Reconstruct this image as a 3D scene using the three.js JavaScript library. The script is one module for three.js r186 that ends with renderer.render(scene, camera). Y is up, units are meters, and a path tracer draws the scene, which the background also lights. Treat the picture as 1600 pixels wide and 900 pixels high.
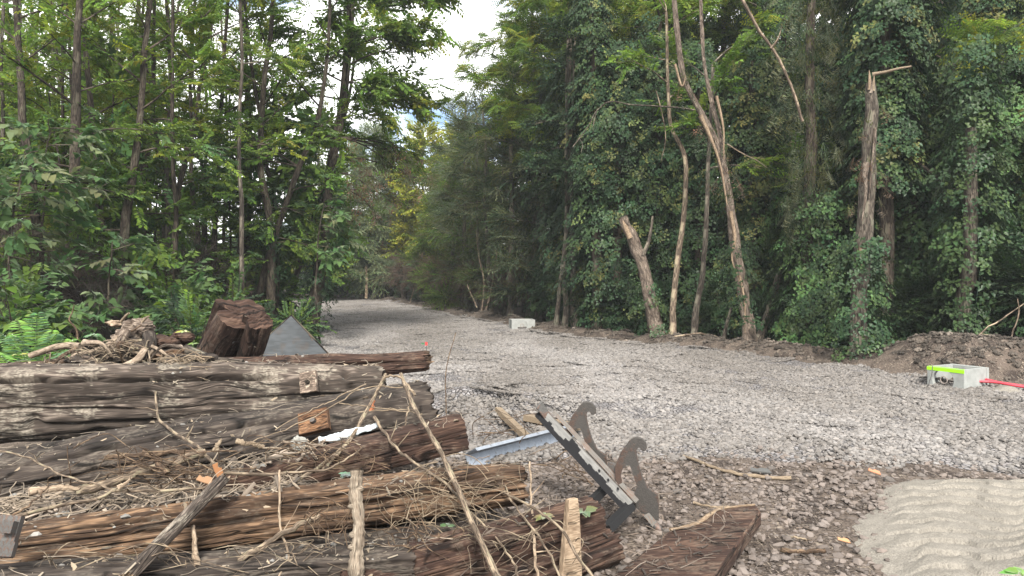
import * as THREE from 'three';
import { mergeGeometries } from 'three/addons/utils/BufferGeometryUtils.js';
import { MeshBVH } from 'three-mesh-bvh';

// ---------- camera, sky, sun, exposure ----------
const F = 1156, HY = 430, EYE = 1.65;                    // focal length and horizon in pixels of the 1600 x 900 photograph, eye height
const scene = new THREE.Scene();
const camera = new THREE.PerspectiveCamera(2 * Math.atan(450 / F) * 180 / Math.PI, 16 / 9, 0.1, 1500);
camera.position.set(0, EYE, 0);
camera.lookAt(0, EYE, -10);
camera.setViewOffset(1600, 900, 0, 20, 1600, 900);
const EXPOSURE = 2.2, SKY_GAIN = 1.0;
const SUN_DIR = new THREE.Vector3(0.08, 0.78, 0.85).normalize();
const SUN_POWER = 4.2;
const FOG_DENSITY = 0.0008;
scene.fog = new THREE.FogExp2(new THREE.Color().setRGB(0.8, 0.84, 0.88), FOG_DENSITY);

const clamp = (x, a = 0, b = 1) => Math.min(b, Math.max(a, x)), lerp = (a, b, t) => a + (b - a) * t;
const smooth = (a, b, x) => { const t = clamp((x - a) / (b - a)); return t * t * (3 - 2 * t); };
function rng(seed) {
  let s = (seed * 2654435761) >>> 0;
  return () => { s = (s + 0x6d2b79f5) >>> 0; let t = Math.imul(s ^ (s >>> 15), 1 | s); t = (t + Math.imul(t ^ (t >>> 7), 61 | t)) ^ t; return ((t ^ (t >>> 14)) >>> 0) / 4294967296; };
}
const hash = (x, y, s) => { let h = Math.imul(x, 374761393) ^ Math.imul(y, 668265263) ^ Math.imul(s, 1442695041); h = Math.imul(h ^ (h >>> 13), 1274126177); h ^= h >>> 16; return (h >>> 0) / 4294967296; };
function noise(x, y, s = 0, px = 0, py = 0) {            // value noise -1..1, periodic if px, py are given
  let ix = Math.floor(x), iy = Math.floor(y); const fx = x - ix, fy = y - iy;
  const u = fx * fx * (3 - 2 * fx), v = fy * fy * (3 - 2 * fy);
  let jx = ix + 1, jy = iy + 1;
  if (px) { ix = ((ix % px) + px) % px; jx = ((jx % px) + px) % px; }
  if (py) { iy = ((iy % py) + py) % py; jy = ((jy % py) + py) % py; }
  const a = hash(ix, iy, s), b = hash(jx, iy, s), c = hash(ix, jy, s), d = hash(jx, jy, s);
  return (a + (b - a) * u + (c - a) * v + (a - b - c + d) * u * v) * 2 - 1;
}
function fbm(x, y, s = 0, oct = 4, px = 0, py = 0) {
  let f = 0, a = 0.5;
  for (let i = 0; i < oct; i++) { f += a * noise(x, y, s + i * 17, px, py); x *= 2; y *= 2; px *= 2; py *= 2; a *= 0.5; }
  return f;
}
{
  const W = 1024, H = 512, data = new Float32Array(W * H * 4);
  for (let j = 0; j < H; j++) for (let i = 0; i < W; i++) {
    const el = ((j + 0.5) / H - 0.5) * Math.PI, az = ((i + 0.5) / W - 0.5) * 2 * Math.PI;
    const y = Math.sin(el), x = Math.cos(el) * Math.cos(az), z = Math.cos(el) * Math.sin(az);
    const up = Math.max(y, 0), k = 1 / (up + 0.22);
    const n = fbm(x * k * 1.5 + 1.37, z * k * 1.5 + 70.84, 5, 5) + 0.35 * fbm(x * k * 5, z * k * 5, 9, 3);
    const cover = smooth(-0.42, -0.04, n), dense = smooth(0.06, 0.5, n);
    const bl = [0.15, 0.29, 0.5].map((c, q) => lerp(c, [0.5, 0.62, 0.75][q], Math.exp(-up * 7)));
    const wh = 1.4 - 0.7 * dense;
    const cl = [wh * 1.01, wh * 1.0, wh * 0.97];
    const below = y < 0 ? Math.exp(y * 12) : 1, o = (j * W + i) * 4;
    for (let c = 0; c < 3; c++) data[o + c] = SKY_GAIN * lerp([0.12, 0.13, 0.1][c], lerp(bl[c], cl[c], cover * 0.95), below);
    data[o + 3] = 1;
  }
  const t = new THREE.DataTexture(data, W, H, THREE.RGBAFormat, THREE.FloatType);
  t.mapping = THREE.EquirectangularReflectionMapping; t.magFilter = THREE.LinearFilter; t.minFilter = THREE.LinearFilter; t.wrapS = THREE.RepeatWrapping; t.needsUpdate = true;
  scene.background = t; scene.environment = t;
}
const sun = new THREE.DirectionalLight(new THREE.Color().setRGB(1, 0.95, 0.86), SUN_POWER);
sun.name = 'sun'; sun.position.copy(SUN_DIR).multiplyScalar(60); sun.castShadow = true; sun.shadow.radius = 30;
Object.assign(sun.shadow.camera, { left: -40, right: 40, top: 40, bottom: -40, near: 1, far: 160 }); sun.shadow.mapSize.set(2048, 2048);
scene.add(sun, sun.target);
const renderer = new THREE.WebGLRenderer({ antialias: true });
renderer.toneMapping = THREE.LinearToneMapping; renderer.toneMappingExposure = EXPOSURE;
renderer.shadowMap.enabled = true;

// ---------- helpers ----------
const V = (x, y, z) => new THREE.Vector3(x, y, z);
const at = (px, py, d) => V((px - 800) / F * d, EYE - (py - HY) / F * d, -d);   // the point seen at a pixel, d metres away
const used = new Map();
function numbered(name) { const n = used.get(name) || 0; used.set(name, n + 1); return n ? name + '_' + String(n).padStart(3, '0') : name; }
function tag(o, label, category, group, kind) { o.userData.label = label; if (category) o.userData.category = category; if (group) o.userData.group = group; if (kind) o.userData.kind = kind; return o; }
function top(o, name) { o.name = numbered(name); scene.add(o); return o; }
function part(name, geo, mat, parent) { const m = new THREE.Mesh(geo, mat); m.name = name; m.castShadow = m.receiveShadow = true; parent.add(m); return m; }
function group(name, p, label, category, grp) { const g = new THREE.Group(); top(g, name); g.position.copy(p); return tag(g, label, category, grp); }

class MB {                                               // collects tubes and lumps, builds one mesh
  constructor() { this.p = []; this.u = []; this.i = []; this.c = null; }
  tube(pts, rad, seg = 6, o = {}) {                      // pts Vector3[], rad number[]; rings with parallel transport, closed ends
    const { lump = 0, seed = 1, lf = 3 } = o, n = pts.length, base = this.p.length / 3;
    let t = pts[1].clone().sub(pts[0]).normalize(), nn = Math.abs(t.y) < 0.9 ? V(0, 1, 0) : V(1, 0, 0);
    nn.addScaledVector(t, -nn.dot(t)).normalize();
    let len = 0;
    for (let k = 0; k < n; k++) {
      const a = pts[Math.max(0, k - 1)], b = pts[Math.min(n - 1, k + 1)];
      t = b.clone().sub(a).normalize(); nn.addScaledVector(t, -nn.dot(t)).normalize();
      const bb = t.clone().cross(nn); if (k) len += pts[k].distanceTo(pts[k - 1]);
      for (let j = 0; j <= seg; j++) {
        const th = j / seg * 2 * Math.PI; let r = rad[k];
        if (lump) r *= 1 + lump * (noise(j % seg * lf / 3, len * lf, seed, seg) + 0.6 * noise(j % seg * 1.7, len * lf * 3.1, seed + 5));
        const c = Math.cos(th) * r, s = Math.sin(th) * r, P = pts[k];
        this.p.push(P.x + nn.x * c + bb.x * s, P.y + nn.y * c + bb.y * s, P.z + nn.z * c + bb.z * s);
        this.u.push(len, th * Math.max(rad[0], 0.004));
      }
    }
    const w = seg + 1;
    for (let k = 0; k < n - 1; k++) for (let j = 0; j < seg; j++) { const a = base + k * w + j; this.i.push(a, a + w, a + 1, a + 1, a + w, a + w + 1); }
    for (const [k, flip] of [[0, 0], [n - 1, 1]]) {
      const c = this.p.length / 3, P = pts[k]; this.p.push(P.x, P.y, P.z); this.u.push(0, 0);
      for (let j = 0; j < seg; j++) { const a = base + k * w + j; flip ? this.i.push(c, a, a + 1) : this.i.push(c, a + 1, a); }
    }
    return this;
  }
  geo() {
    const g = new THREE.BufferGeometry();
    g.setAttribute('position', new THREE.Float32BufferAttribute(this.p, 3)); g.setAttribute('uv', new THREE.Float32BufferAttribute(this.u, 2));
    g.setIndex(this.i); g.computeVertexNormals(); return g;
  }
  build(name, mat, parent) { return part(name, this.geo(), mat, parent); }
}
function curve(pts, n) { return new THREE.CatmullRomCurve3(pts, false, 'centripetal').getPoints(n); }
function taper(n, r0, r1, pw = 1) { return Array.from({ length: n }, (_, k) => lerp(r0, r1, Math.pow(k / (n - 1), pw))); }

// ---------- textures and materials ----------
const S = (x) => Math.round(255 * (x <= 0.0031308 ? 12.92 * x : 1.055 * Math.pow(Math.max(x, 0), 1 / 2.4) - 0.055));
function tex(w, h, fn) {                                 // fn(u, v) -> [r, g, b (linear), height 0..1]
  const c = new Uint8Array(w * h * 4), b = new Uint8Array(w * h * 4);
  for (let j = 0; j < h; j++) for (let i = 0; i < w; i++) {
    const q = fn(i / w, j / h), o = (j * w + i) * 4;
    c[o] = clamp(S(q[0]), 0, 255); c[o + 1] = clamp(S(q[1]), 0, 255); c[o + 2] = clamp(S(q[2]), 0, 255); c[o + 3] = 255;
    b[o] = b[o + 1] = b[o + 2] = clamp(Math.round(q[3] * 255), 0, 255); b[o + 3] = 255;
  }
  const mk = (d, srgb) => { const t = new THREE.DataTexture(d, w, h); t.wrapS = t.wrapT = THREE.RepeatWrapping; t.magFilter = THREE.LinearFilter; t.minFilter = THREE.LinearMipmapLinearFilter; if (srgb) t.colorSpace = THREE.SRGBColorSpace; t.needsUpdate = true; return t; };
  return { map: mk(c, true), bump: mk(b, false) };
}
function matOf(t, su, sv, bump, rough, extra = {}) {      // su, sv: metres that one repeat covers
  const m = t.map.clone(), b = t.bump.clone(); m.repeat.set(1 / su, 1 / sv); b.repeat.set(1 / su, 1 / sv); m.needsUpdate = b.needsUpdate = true;
  return new THREE.MeshPhysicalMaterial({ map: m, bumpMap: b, bumpScale: bump, roughness: rough, specularIntensity: extra.metalness ? 1 : 0.45, ...extra });
}
const mix3 = (a, b, t) => [lerp(a[0], b[0], t), lerp(a[1], b[1], t), lerp(a[2], b[2], t)];
function woodTex(dark, mid, pale, dust, seed, o = {}) {  // grain along u
  const { patches = 0.5, cracks = 1, W = 1024, H = 512 } = o;
  return tex(W, H, (u, v) => {
    const warp = 0.03 * noise(u * 6, v * 6, seed + 3, 6, 6);
    const f1 = noise(u * 14, (v + warp) * 130, seed, 14, 130), f2 = noise(u * 40, (v + warp) * 220, seed + 1, 40, 220), lo = fbm(u * 4, v * 6, seed + 2, 4, 4, 6);
    const cr = Math.abs(noise(u * 5, (v + warp) * 26, seed + 7, 5, 26)), gate = smooth(-0.1, 0.35, noise(u * 8, v * 9, seed + 8, 8, 9));
    const crack = cracks * gate * (1 - smooth(0.0, 0.24, cr)), cr2 = (1 - smooth(0, 0.2, Math.abs(noise(u * 9, (v + warp) * 17, seed + 27, 9, 17)))) * smooth(0.0, 0.4, noise(u * 6, v * 12, seed + 28, 6, 12)), f3 = noise(u * 22, (v + warp) * 44, seed + 21, 22, 44);
    let c = mix3(dark, mid, smooth(-0.6, 0.6, 0.6 * lo + 0.25 * f1 + 0.2 * f2 + 0.35 * f3));
    c = mix3(c, pale, smooth(0.15, 0.7, 0.4 * f1 + 0.4 * f2 + 0.5 * lo + 0.45 * f3) * 0.65);
    const wu = u + 0.05 * fbm(u * 12, v * 12, seed + 41, 3, 12, 12), wv = v + 0.08 * fbm(u * 10, v * 10, seed + 43, 3, 10, 10), d = smooth(0.1, 0.42, fbm(wu * 9, wv * 7, seed + 11, 5, 9, 7) + 0.22 * f2 + 0.25 * noise(u * 64, v * 40, seed + 31, 64, 40)) * patches * (0.5 + 0.5 * noise(u * 150, v * 150, seed + 12, 150, 150));
    c = mix3(c, dust, clamp(d));
    const k = 1 - 0.8 * clamp(crack + cracks * 0.8 * cr2);
    return [c[0] * k, c[1] * k, c[2] * k, 0.55 + 0.12 * f1 + 0.1 * f2 + 0.1 * lo + 0.12 * f3 - 0.5 * clamp(crack + cr2)];
  });
}
const T = {
  greyWood: woodTex([0.028, 0.022, 0.018], [0.082, 0.064, 0.053], [0.175, 0.143, 0.118], [0.27, 0.24, 0.195], 11, { patches: 0.8 }),
  darkWood: woodTex([0.02, 0.016, 0.014], [0.047, 0.037, 0.031], [0.095, 0.078, 0.064], [0.14, 0.12, 0.098], 23, { patches: 0.55 }),
  redWood: woodTex([0.024, 0.013, 0.01], [0.062, 0.036, 0.026], [0.125, 0.078, 0.055], [0.16, 0.13, 0.1], 37, { patches: 0.4 }),
  brownWood: woodTex([0.03, 0.018, 0.012], [0.105, 0.064, 0.039], [0.205, 0.13, 0.078], [0.17, 0.14, 0.11], 53, { patches: 0.35 }),
  tanWood: woodTex([0.15, 0.11, 0.08], [0.28, 0.22, 0.165], [0.4, 0.33, 0.255], [0.14, 0.11, 0.085], 71, { patches: 0.3, cracks: 0.7, W: 512 }),
  torn: woodTex([0.09, 0.066, 0.052], [0.22, 0.175, 0.14], [0.46, 0.38, 0.3], [0.06, 0.047, 0.04], 83, { patches: 0.9, W: 512 }),
  bark: tex(512, 512, (u, v) => {
    const f = fbm(u * 8, v * 24, 91, 4, 8, 24), r = Math.abs(noise(u * 7, v * 20, 94, 7, 20)), l = fbm(u * 5, v * 5, 97, 4, 5, 5);
    let c = mix3([0.055, 0.045, 0.037], [0.15, 0.125, 0.1], smooth(-0.4, 0.5, f + l)); c = mix3(c, [0.16, 0.17, 0.12], smooth(0.1, 0.5, l) * 0.45);
    const k = 0.45 + 0.55 * smooth(0, 0.25, r); return [c[0] * k, c[1] * k, c[2] * k, 0.3 + 0.5 * smooth(0, 0.3, r) + 0.3 * f];
  }),
  soil: tex(1024, 1024, (u, v) => {
    const a = fbm(u * 12, v * 12, 101, 6, 12, 12), b = noise(u * 170, v * 170, 103, 170, 170), c0 = fbm(u * 4, v * 4, 107, 3, 4, 4), w = noise(u * 30, v * 210, 105, 30, 210), w2 = noise(u * 230, v * 36, 106, 230, 36);
    let c = mix3([0.034, 0.026, 0.022], [0.095, 0.075, 0.061], smooth(-0.5, 0.5, a + 0.4 * b + 0.3 * c0)); c = mix3(c, [0.3, 0.25, 0.2], smooth(0.6, 0.95, Math.max(w, w2)) * 0.6);
    return [...c, 0.5 + 0.4 * a + 0.18 * b + 0.15 * Math.max(w, w2)];
  }),
  gravel: (() => {
    const N = 40, cell = (ix, iy) => { const jx = ((ix % N) + N) % N, jy = ((iy % N) + N) % N; return [ix + hash(jx, jy, 1), iy + hash(jx, jy, 2), hash(jx, jy, 3), hash(jx, jy, 4)]; };
    return tex(1024, 1024, (u, v) => {
      const x = u * N, y = v * N, ix = Math.floor(x), iy = Math.floor(y); let d1 = 9, d2 = 9, id = null;
      for (let a = -1; a < 2; a++) for (let b = -1; b < 2; b++) { const c = cell(ix + a, iy + b), d = Math.hypot((c[0] - x) * 1.15, c[1] - y); if (d < d1) { d2 = d1; d1 = d; id = c; } else if (d < d2) d2 = d; }
      const e = smooth(0.02, 0.3, d2 - d1), g = 0.12 + 0.1 * id[2] + 0.05 * noise(u * 200, v * 200, 131, 200, 200), k = lerp(0.3, 1, e);
      return [g * k * (1.0 + 0.06 * id[3]), g * k * 0.96, g * k * (0.93 + 0.05 * (1 - id[3])), e * (0.5 + 0.5 * id[3])];
    });
  })(),
  sand: tex(512, 512, (u, v) => {
    const a = fbm(u * 8, v * 8, 141, 5, 8, 8), b = noise(u * 256, v * 256, 143, 256, 256), c = noise(u * 128, v * 128, 144, 128, 128), g = 0.165 + 0.035 * a + 0.04 * b + 0.03 * c;
    return [g * 1.05, g * 0.96, g * 0.83, 0.5 + 0.3 * b + 0.2 * c + 0.2 * a];
  }),
  concrete: tex(512, 512, (u, v) => {
    const a = fbm(u * 6, v * 6, 151, 5, 6, 6), b = noise(u * 200, v * 200, 153, 200, 200), h = smooth(0.75, 0.95, noise(u * 60, v * 60, 154, 60, 60)), g = 0.43 + 0.1 * a + 0.03 * b - 0.12 * h;
    return [g * 0.98, g, g * 0.98, 0.6 + 0.1 * b - 0.4 * h];
  }),
  steel: tex(512, 512, (u, v) => {
    const a = fbm(u * 6, v * 6, 161, 5, 6, 6), b = noise(u * 90, v * 90, 163, 90, 90), r = smooth(0.0, 0.35, a + 0.15 * b);
    const c = mix3([0.11, 0.105, 0.1], [0.15, 0.085, 0.06], r * 0.75); const k = 0.85 + 0.2 * b; return [c[0] * k, c[1] * k, c[2] * k, 0.5 + 0.2 * b + 0.3 * r];
  }),
  paintedSteel: tex(512, 128, (u, v) => {                 // worn black paint over bare grey steel: ragged stepped edge
    const st = Math.floor(u * 26), edge = 0.5 + 0.28 * (hash(st, 3, 5) - 0.5) + (hash(Math.floor(st / 3), 8, 2) < 0.35 ? 0.5 : 0), fine = 0.03 * noise(u * 120, v * 40, 171, 120, 40);
    const bare = v > edge + fine ? 1 : 0, n = fbm(u * 16, v * 8, 173, 4, 16, 8), g = 0.16 + 0.07 * n;
    return bare ? [g, g * 0.98, g * 0.94, 0.5] : [0.012, 0.012, 0.014, 0.6];
  }),
  zinc: tex(512, 256, (u, v) => { const a = fbm(u * 10, v * 10, 181, 5, 10, 10), b = noise(u * 60, v * 20, 183, 60, 20), g = 0.52 + 0.12 * a + 0.04 * b, d = smooth(0.2, 0.5, fbm(u * 6, v * 6, 187, 4, 6, 6)); return [...mix3([g * 0.96, g, g * 1.05], [0.25, 0.2, 0.16], d * 0.7), 0.5 + 0.2 * a]; }),
  slab: tex(512, 512, (u, v) => { const a = fbm(u * 5, v * 5, 191, 5, 5, 5), b = noise(u * 14, v * 60, 193, 14, 60), g = 0.115 + 0.04 * a + 0.02 * b, d = smooth(0.25, 0.5, fbm(u * 6, v * 6, 197, 4, 6, 6)); return [...mix3([g * 0.9, g, g * 1.06], [0.14, 0.1, 0.07], d * 0.3), 0.5 + 0.2 * b + 0.2 * a]; }),
};
const M = {
  greyWood: matOf(T.greyWood, 1.6, 0.8, 0.012, 0.92), darkWood: matOf(T.darkWood, 1.6, 0.8, 0.012, 0.95), redWood: matOf(T.redWood, 1.4, 0.7, 0.01, 0.9), brownWood: matOf(T.brownWood, 1.3, 0.65, 0.012, 0.9),
  tanWood: matOf(T.tanWood, 0.5, 0.25, 0.004, 0.85), plankWood: matOf(T.greyWood, 0.9, 0.35, 0.006, 0.9), paleStick: matOf(T.tanWood, 0.4, 0.12, 0.004, 0.9, { color: new THREE.Color().setRGB(1.25, 1.22, 1.17) }),
  bark: matOf(T.bark, 0.8, 0.5, 0.02, 0.95), darkBark: matOf(T.bark, 0.8, 0.5, 0.02, 0.95, { color: new THREE.Color().setRGB(0.55, 0.52, 0.5) }), paleBark: matOf(T.bark, 0.8, 0.5, 0.015, 0.95, { color: new THREE.Color().setRGB(1.8, 1.65, 1.5) }),
  torn: matOf(T.torn, 0.9, 0.4, 0.02, 0.85), freshWood: matOf(T.tanWood, 0.5, 0.25, 0.004, 0.8, { color: new THREE.Color().setRGB(0.92, 0.86, 0.78) }),
  twig: matOf(T.bark, 0.3, 0.1, 0.002, 0.9, { color: new THREE.Color().setRGB(1.55, 1.42, 1.28) }), brownTwig: matOf(T.bark, 0.3, 0.1, 0.002, 0.9, { color: new THREE.Color().setRGB(1.0, 0.8, 0.66) }), straw: matOf(T.tanWood, 0.4, 0.1, 0.001, 0.85, { color: new THREE.Color().setRGB(0.78, 0.77, 0.72) }),
  soil: matOf(T.soil, 2.2, 2.2, 0.035, 0.97), gravel: matOf(T.gravel, 1.9, 1.9, 0.03, 0.95), sand: matOf(T.sand, 0.9, 0.9, 0.006, 0.95),
  concrete: matOf(T.concrete, 0.6, 0.6, 0.004, 0.9, { color: new THREE.Color().setRGB(0.6, 0.61, 0.6) }), steel: matOf(T.steel, 0.5, 0.5, 0.002, 0.6, { metalness: 0.25, color: new THREE.Color().setRGB(0.95, 0.95, 0.95) }), painted: matOf(T.paintedSteel, 0.9, 0.11, 0.001, 0.5, { metalness: 0.3 }), zinc: matOf(T.zinc, 0.6, 0.3, 0.001, 0.42, { metalness: 0.75, color: new THREE.Color().setRGB(0.6, 0.63, 0.68) }), slab: matOf(T.slab, 0.9, 0.9, 0.003, 0.8, { color: new THREE.Color().setRGB(0.55, 0.54, 0.55) }),
  stone2: matOf(T.concrete, 0.3, 0.3, 0.004, 0.9, { color: new THREE.Color().setRGB(0.6, 0.58, 0.54) }),
  stone: new THREE.MeshPhysicalMaterial({ vertexColors: true, roughness: 0.92, specularIntensity: 0.5 }),
  bodyWood: matOf(T.redWood, 1.4, 0.7, 0.01, 0.92, { color: new THREE.Color().setRGB(0.7, 0.72, 0.74) }), paleBark2: matOf(T.bark, 0.25, 0.2, 0.012, 0.95, { color: new THREE.Color().setRGB(2.6, 2.3, 2.0) }),
  greyPlate: matOf(T.greyWood, 0.5, 0.25, 0.006, 0.95, { color: new THREE.Color().setRGB(2.4, 2.3, 2.2) }), redWood2: matOf(T.brownWood, 0.6, 0.3, 0.006, 0.9, { color: new THREE.Color().setRGB(1.3, 1.1, 0.95) }),
  postWood: matOf(T.tanWood, 0.4, 0.12, 0.006, 0.9, { color: new THREE.Color().setRGB(0.98, 1.02, 1.04) }),
  painted1: new THREE.MeshPhysicalMaterial({ map: T.paintedSteel.map, roughness: 0.75, specularIntensity: 0.25 }), red: new THREE.MeshStandardMaterial({ color: new THREE.Color().setRGB(0.48, 0.04, 0.06), roughness: 0.45 }),
  plain: (r, g, b, rough = 0.8, o = {}) => new THREE.MeshStandardMaterial({ color: new THREE.Color().setRGB(r, g, b), roughness: rough, ...o }),
};
const leafMat = (tr = 0.42, coat = 0) => new THREE.MeshPhysicalMaterial({ vertexColors: true, roughness: 1, specularIntensity: 0.25, transmission: tr, thickness: 0, side: THREE.DoubleSide, clearcoat: coat, clearcoatRoughness: 0.38 });
const LEAF = leafMat(0.56), WAXY = leafMat(0.25, 0.26);
// ---------- ground ----------
const RIDGE = [[13.5, -12.2], [9.8, -13.9], [6.2, -13.1], [5.1, -15.8], [3.5, -17.7], [1.5, -21], [0, -26], [-1.5, -29], [-5.6, -42], [-9.4, -51.5], [-13.5, -53]];
const TRACK = [[-0.6, -6.6], [-2.3, -9.2], [-4.3, -14.5], [-5.1, -19], [-8.2, -23.5], [-12.5, -27], [-14.5, -36], [-14, -50], [-9.6, -50.6], [-6.2, -42], [-2, -29.5], [-0.4, -25.5], [1.1, -20.8], [3.1, -17.5], [4.7, -15.6], [5.7, -13.0], [6.3, -11.7], [6.9, -10.9], [7.6, -10.4], [10, -9.9], [16, -9.2], [16, -4.6], [9, -5.3], [5.2, -5.85], [3.4, -6.5], [1.4, -6.6]];
const SAND = [[2.02, -3.0], [2.12, -4.15], [2.28, -4.7], [2.55, -5.2], [2.9, -5.75], [3.4, -5.98], [4.4, -5.95], [6.5, -5.7], [6.5, -3.0]];
function segDist(x, z, a, b) { const dx = b[0] - a[0], dz = b[1] - a[1], t = clamp(((x - a[0]) * dx + (z - a[1]) * dz) / (dx * dx + dz * dz)); return [Math.hypot(x - a[0] - dx * t, z - a[1] - dz * t), t]; }
function lineDist(x, z, L) { let d = 1e9; for (let i = 0; i + 1 < L.length; i++) d = Math.min(d, segDist(x, z, L[i], L[i + 1])[0]); return d; }
function inside(x, z, P) {                               // signed distance, positive inside
  let d = 1e9, c = false;
  for (let i = 0, j = P.length - 1; i < P.length; j = i++) {
    d = Math.min(d, segDist(x, z, P[j], P[i])[0]);
    if ((P[i][1] > z) !== (P[j][1] > z) && x < (P[j][0] - P[i][0]) * (z - P[i][1]) / (P[j][1] - P[i][1]) + P[i][0]) c = !c;
  }
  return c ? d : -d;
}
const MOUND = [[7.0, -12.3], [7.4, -11.6], [8.6, -11.3], [10.4, -10.9], [13, -10.5]];
const PILE = [[-3.3, -4.1], [-2.2, -4.25], [-0.9, -4.75]];
function H(x, z) {
  let h = 0.05 * fbm(x * 0.5, z * 0.5, 201, 3) + 0.03 * fbm(x * 2.2, z * 2.2, 203, 3);
  if (z < -10) {
    const d = lineDist(x, z, RIDGE), lump = 0.75 + 0.9 * fbm(x * 1.1, z * 1.1, 207, 4);
    h += 0.26 * Math.max(0, lump) * Math.exp(-Math.pow(d / 0.55, 2));
  }
  const md = lineDist(x, z, MOUND);
  if (md < 3) h += (0.6 + 0.3 * fbm(x * 1.3, z * 1.3, 209, 4)) * Math.exp(-Math.pow(md / 0.78, 2)) + 0.06 * fbm(x * 5, z * 5, 210, 3) * smooth(1.2, 0.4, md);
  h += 0.3 * Math.exp(-(Math.pow((x + 0.35) / 1.0, 2) + Math.pow((z + 8.8) / 0.8, 2))) * (0.9 + 0.5 * fbm(x * 3, z * 3, 211, 3));
  const pd = lineDist(x, z, PILE); if (pd < 3) h += (0.36 + 0.14 * fbm(x * 2.5, z * 2.5, 213, 3)) * smooth(1.05, 0.25, pd);
  return h;
}
function grown(a, b, fine, s0, s1, k = 1.07) {           // grid lines: fine between a and b, growing outward to s0 and s1
  const r = []; for (let x = a; x <= b + 1e-6; x += fine) r.push(x);
  for (let x = b, s = fine; x < s1;) { s *= k; x += s; r.push(x); }
  for (let x = a, s = fine; x > s0;) { s *= k; x -= s; r.unshift(x); }
  return r;
}
function sheet(xs, zs, hf, keep) {
  const p = [], u = [], id = [], nx = xs.length, ok = [];
  for (const z of zs) for (const x of xs) { p.push(x, hf(x, z), z); u.push(x, z); ok.push(!keep || keep(x, z)); }
  for (let j = 0; j + 1 < zs.length; j++) for (let i = 0; i + 1 < nx; i++) { const a = j * nx + i; if (ok[a] || ok[a + 1] || ok[a + nx] || ok[a + nx + 1]) id.push(a, a + nx, a + 1, a + 1, a + nx, a + nx + 1); }
  const g = new THREE.BufferGeometry(); g.setAttribute('position', new THREE.Float32BufferAttribute(p, 3)); g.setAttribute('uv', new THREE.Float32BufferAttribute(u, 2)); g.setIndex(id); g.computeVertexNormals(); return g;
}
function structure(name, geo, mat, label) { const m = new THREE.Mesh(geo, mat); m.castShadow = m.receiveShadow = true; top(m, name); m.userData.kind = 'structure'; m.userData.label = label; return m; }
const groundGeo = sheet(grown(-6, 10, 0.1, -420, 420), grown(-19, -2.5, 0.1, -700, 120), H);
const ground = structure('ground', groundGeo, M.soil, 'dark brown soil and litter under the log pile and the trees');
const trackIn = (x, z) => inside(x, z, TRACK) + 0.35 * fbm(x * 1.6, z * 1.6, 221, 3);
const trackY = (x, z) => H(x, z) + clamp(trackIn(x, z) * 0.12, -0.06, 0.03) - 0.1 * smooth(1.25, 0.95, lineDist(x, z, MOUND)) - 0.08 * smooth(0.7, 0.45, lineDist(x, z, RIDGE));
structure('gravel_track', sheet(grown(-3, 10, 0.14, -18, 17, 1.05), grown(-18, -4.5, 0.14, -56, -4, 1.04), trackY, (x, z) => trackIn(x, z) > -0.4), M.gravel, 'pale crushed stone track curving away between the trees');

// sand with tyre tread: a print of stepped bars, and a loose coarse heap at the frame's corner
const sandIn = (x, z) => inside(x, z, SAND) + 0.1 * fbm(x * 4, z * 4, 231, 3);
function sandY(x, z) {
  const e = sandIn(x, z); let h = Math.max(0, H(x, z)) * 0.5 + clamp(e * 0.2, -0.08, 0.045);
  const cx = x + 0.0, cz = -z, v = cz * 0.82 + (cx - 2) * 0.22, u = cx * 0.85 - (cz - 4) * 0.62;           // v runs along the track
  const sq = (t) => smooth(-0.55, 0.55, Math.sin(t)) - 0.5, zig = 0.075 * sq(u * 12 + 0.6 * Math.sin(v * 1.7)) + 0.05 * sq(u * 5.3 + 1), ph = ((v + zig + 0.03 * noise(u * 2.2, v * 2.2, 5)) / 0.185 % 1 + 1) % 1;
  const worn = smooth(-0.25, 0.2, fbm(x * 1.7, z * 1.7, 235, 3) + 0.18);
  h += (0.018 * smooth(1, 0.5, ph) - 0.03 * Math.exp(-Math.pow((ph - 0.06) / 0.07, 2))) * (0.15 + 0.85 * worn) * smooth(0.03, 0.25, e);
  const hp = smooth(0.5, -0.35, Math.hypot((x - 4.0) / 1.35, (z + 3.75) / 0.95) - 0.75);
  h += hp * (0.24 + 0.1 * fbm(x * 3, z * 3, 237, 3) + 0.05 * fbm(x * 13, z * 13, 239, 3));
  h += 0.01 * fbm(x * 14, z * 14, 241, 3);
  return h;
}
structure('sand_patch', sheet(grown(1.8, 5, 0.013, 1.7, 6.8, 1.08), grown(-6.2, -3.3, 0.01, -6.3, -2.8, 1.08), sandY, (x, z) => sandIn(x, z) > -0.25), M.sand, 'pale beige sand printed with tyre tread bars in the lower right corner');

// crushed stone: patches of loose angular stones laid over the track
function stoneInto(P, C, r, cx, cy, cz, s, flat, tone) {
  const g = new THREE.IcosahedronGeometry(1, 0), a = g.attributes.position, mp = new Map();
  const q = new THREE.Quaternion().setFromEuler(new THREE.Euler(r() * 6.3, r() * 6.3, r() * 6.3)), yaw = r() * 6.3, ex = 0.9 + 0.6 * r(), v = new THREE.Vector3();
  for (let i = 0; i < a.count; i++) {
    v.fromBufferAttribute(a, i); const key = v.toArray().map((x) => Math.round(x * 50)).join();
    if (!mp.has(key)) mp.set(key, 0.6 + 0.75 * r());
    v.multiplyScalar(mp.get(key)).applyQuaternion(q); v.set(v.x * ex, v.y * flat, v.z);
    const c = Math.cos(yaw), n = Math.sin(yaw); P.push(cx + (v.x * c - v.z * n) * s, cy + v.y * s, cz + (v.x * n + v.z * c) * s);
    C.push(...tone);
  }
}
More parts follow.
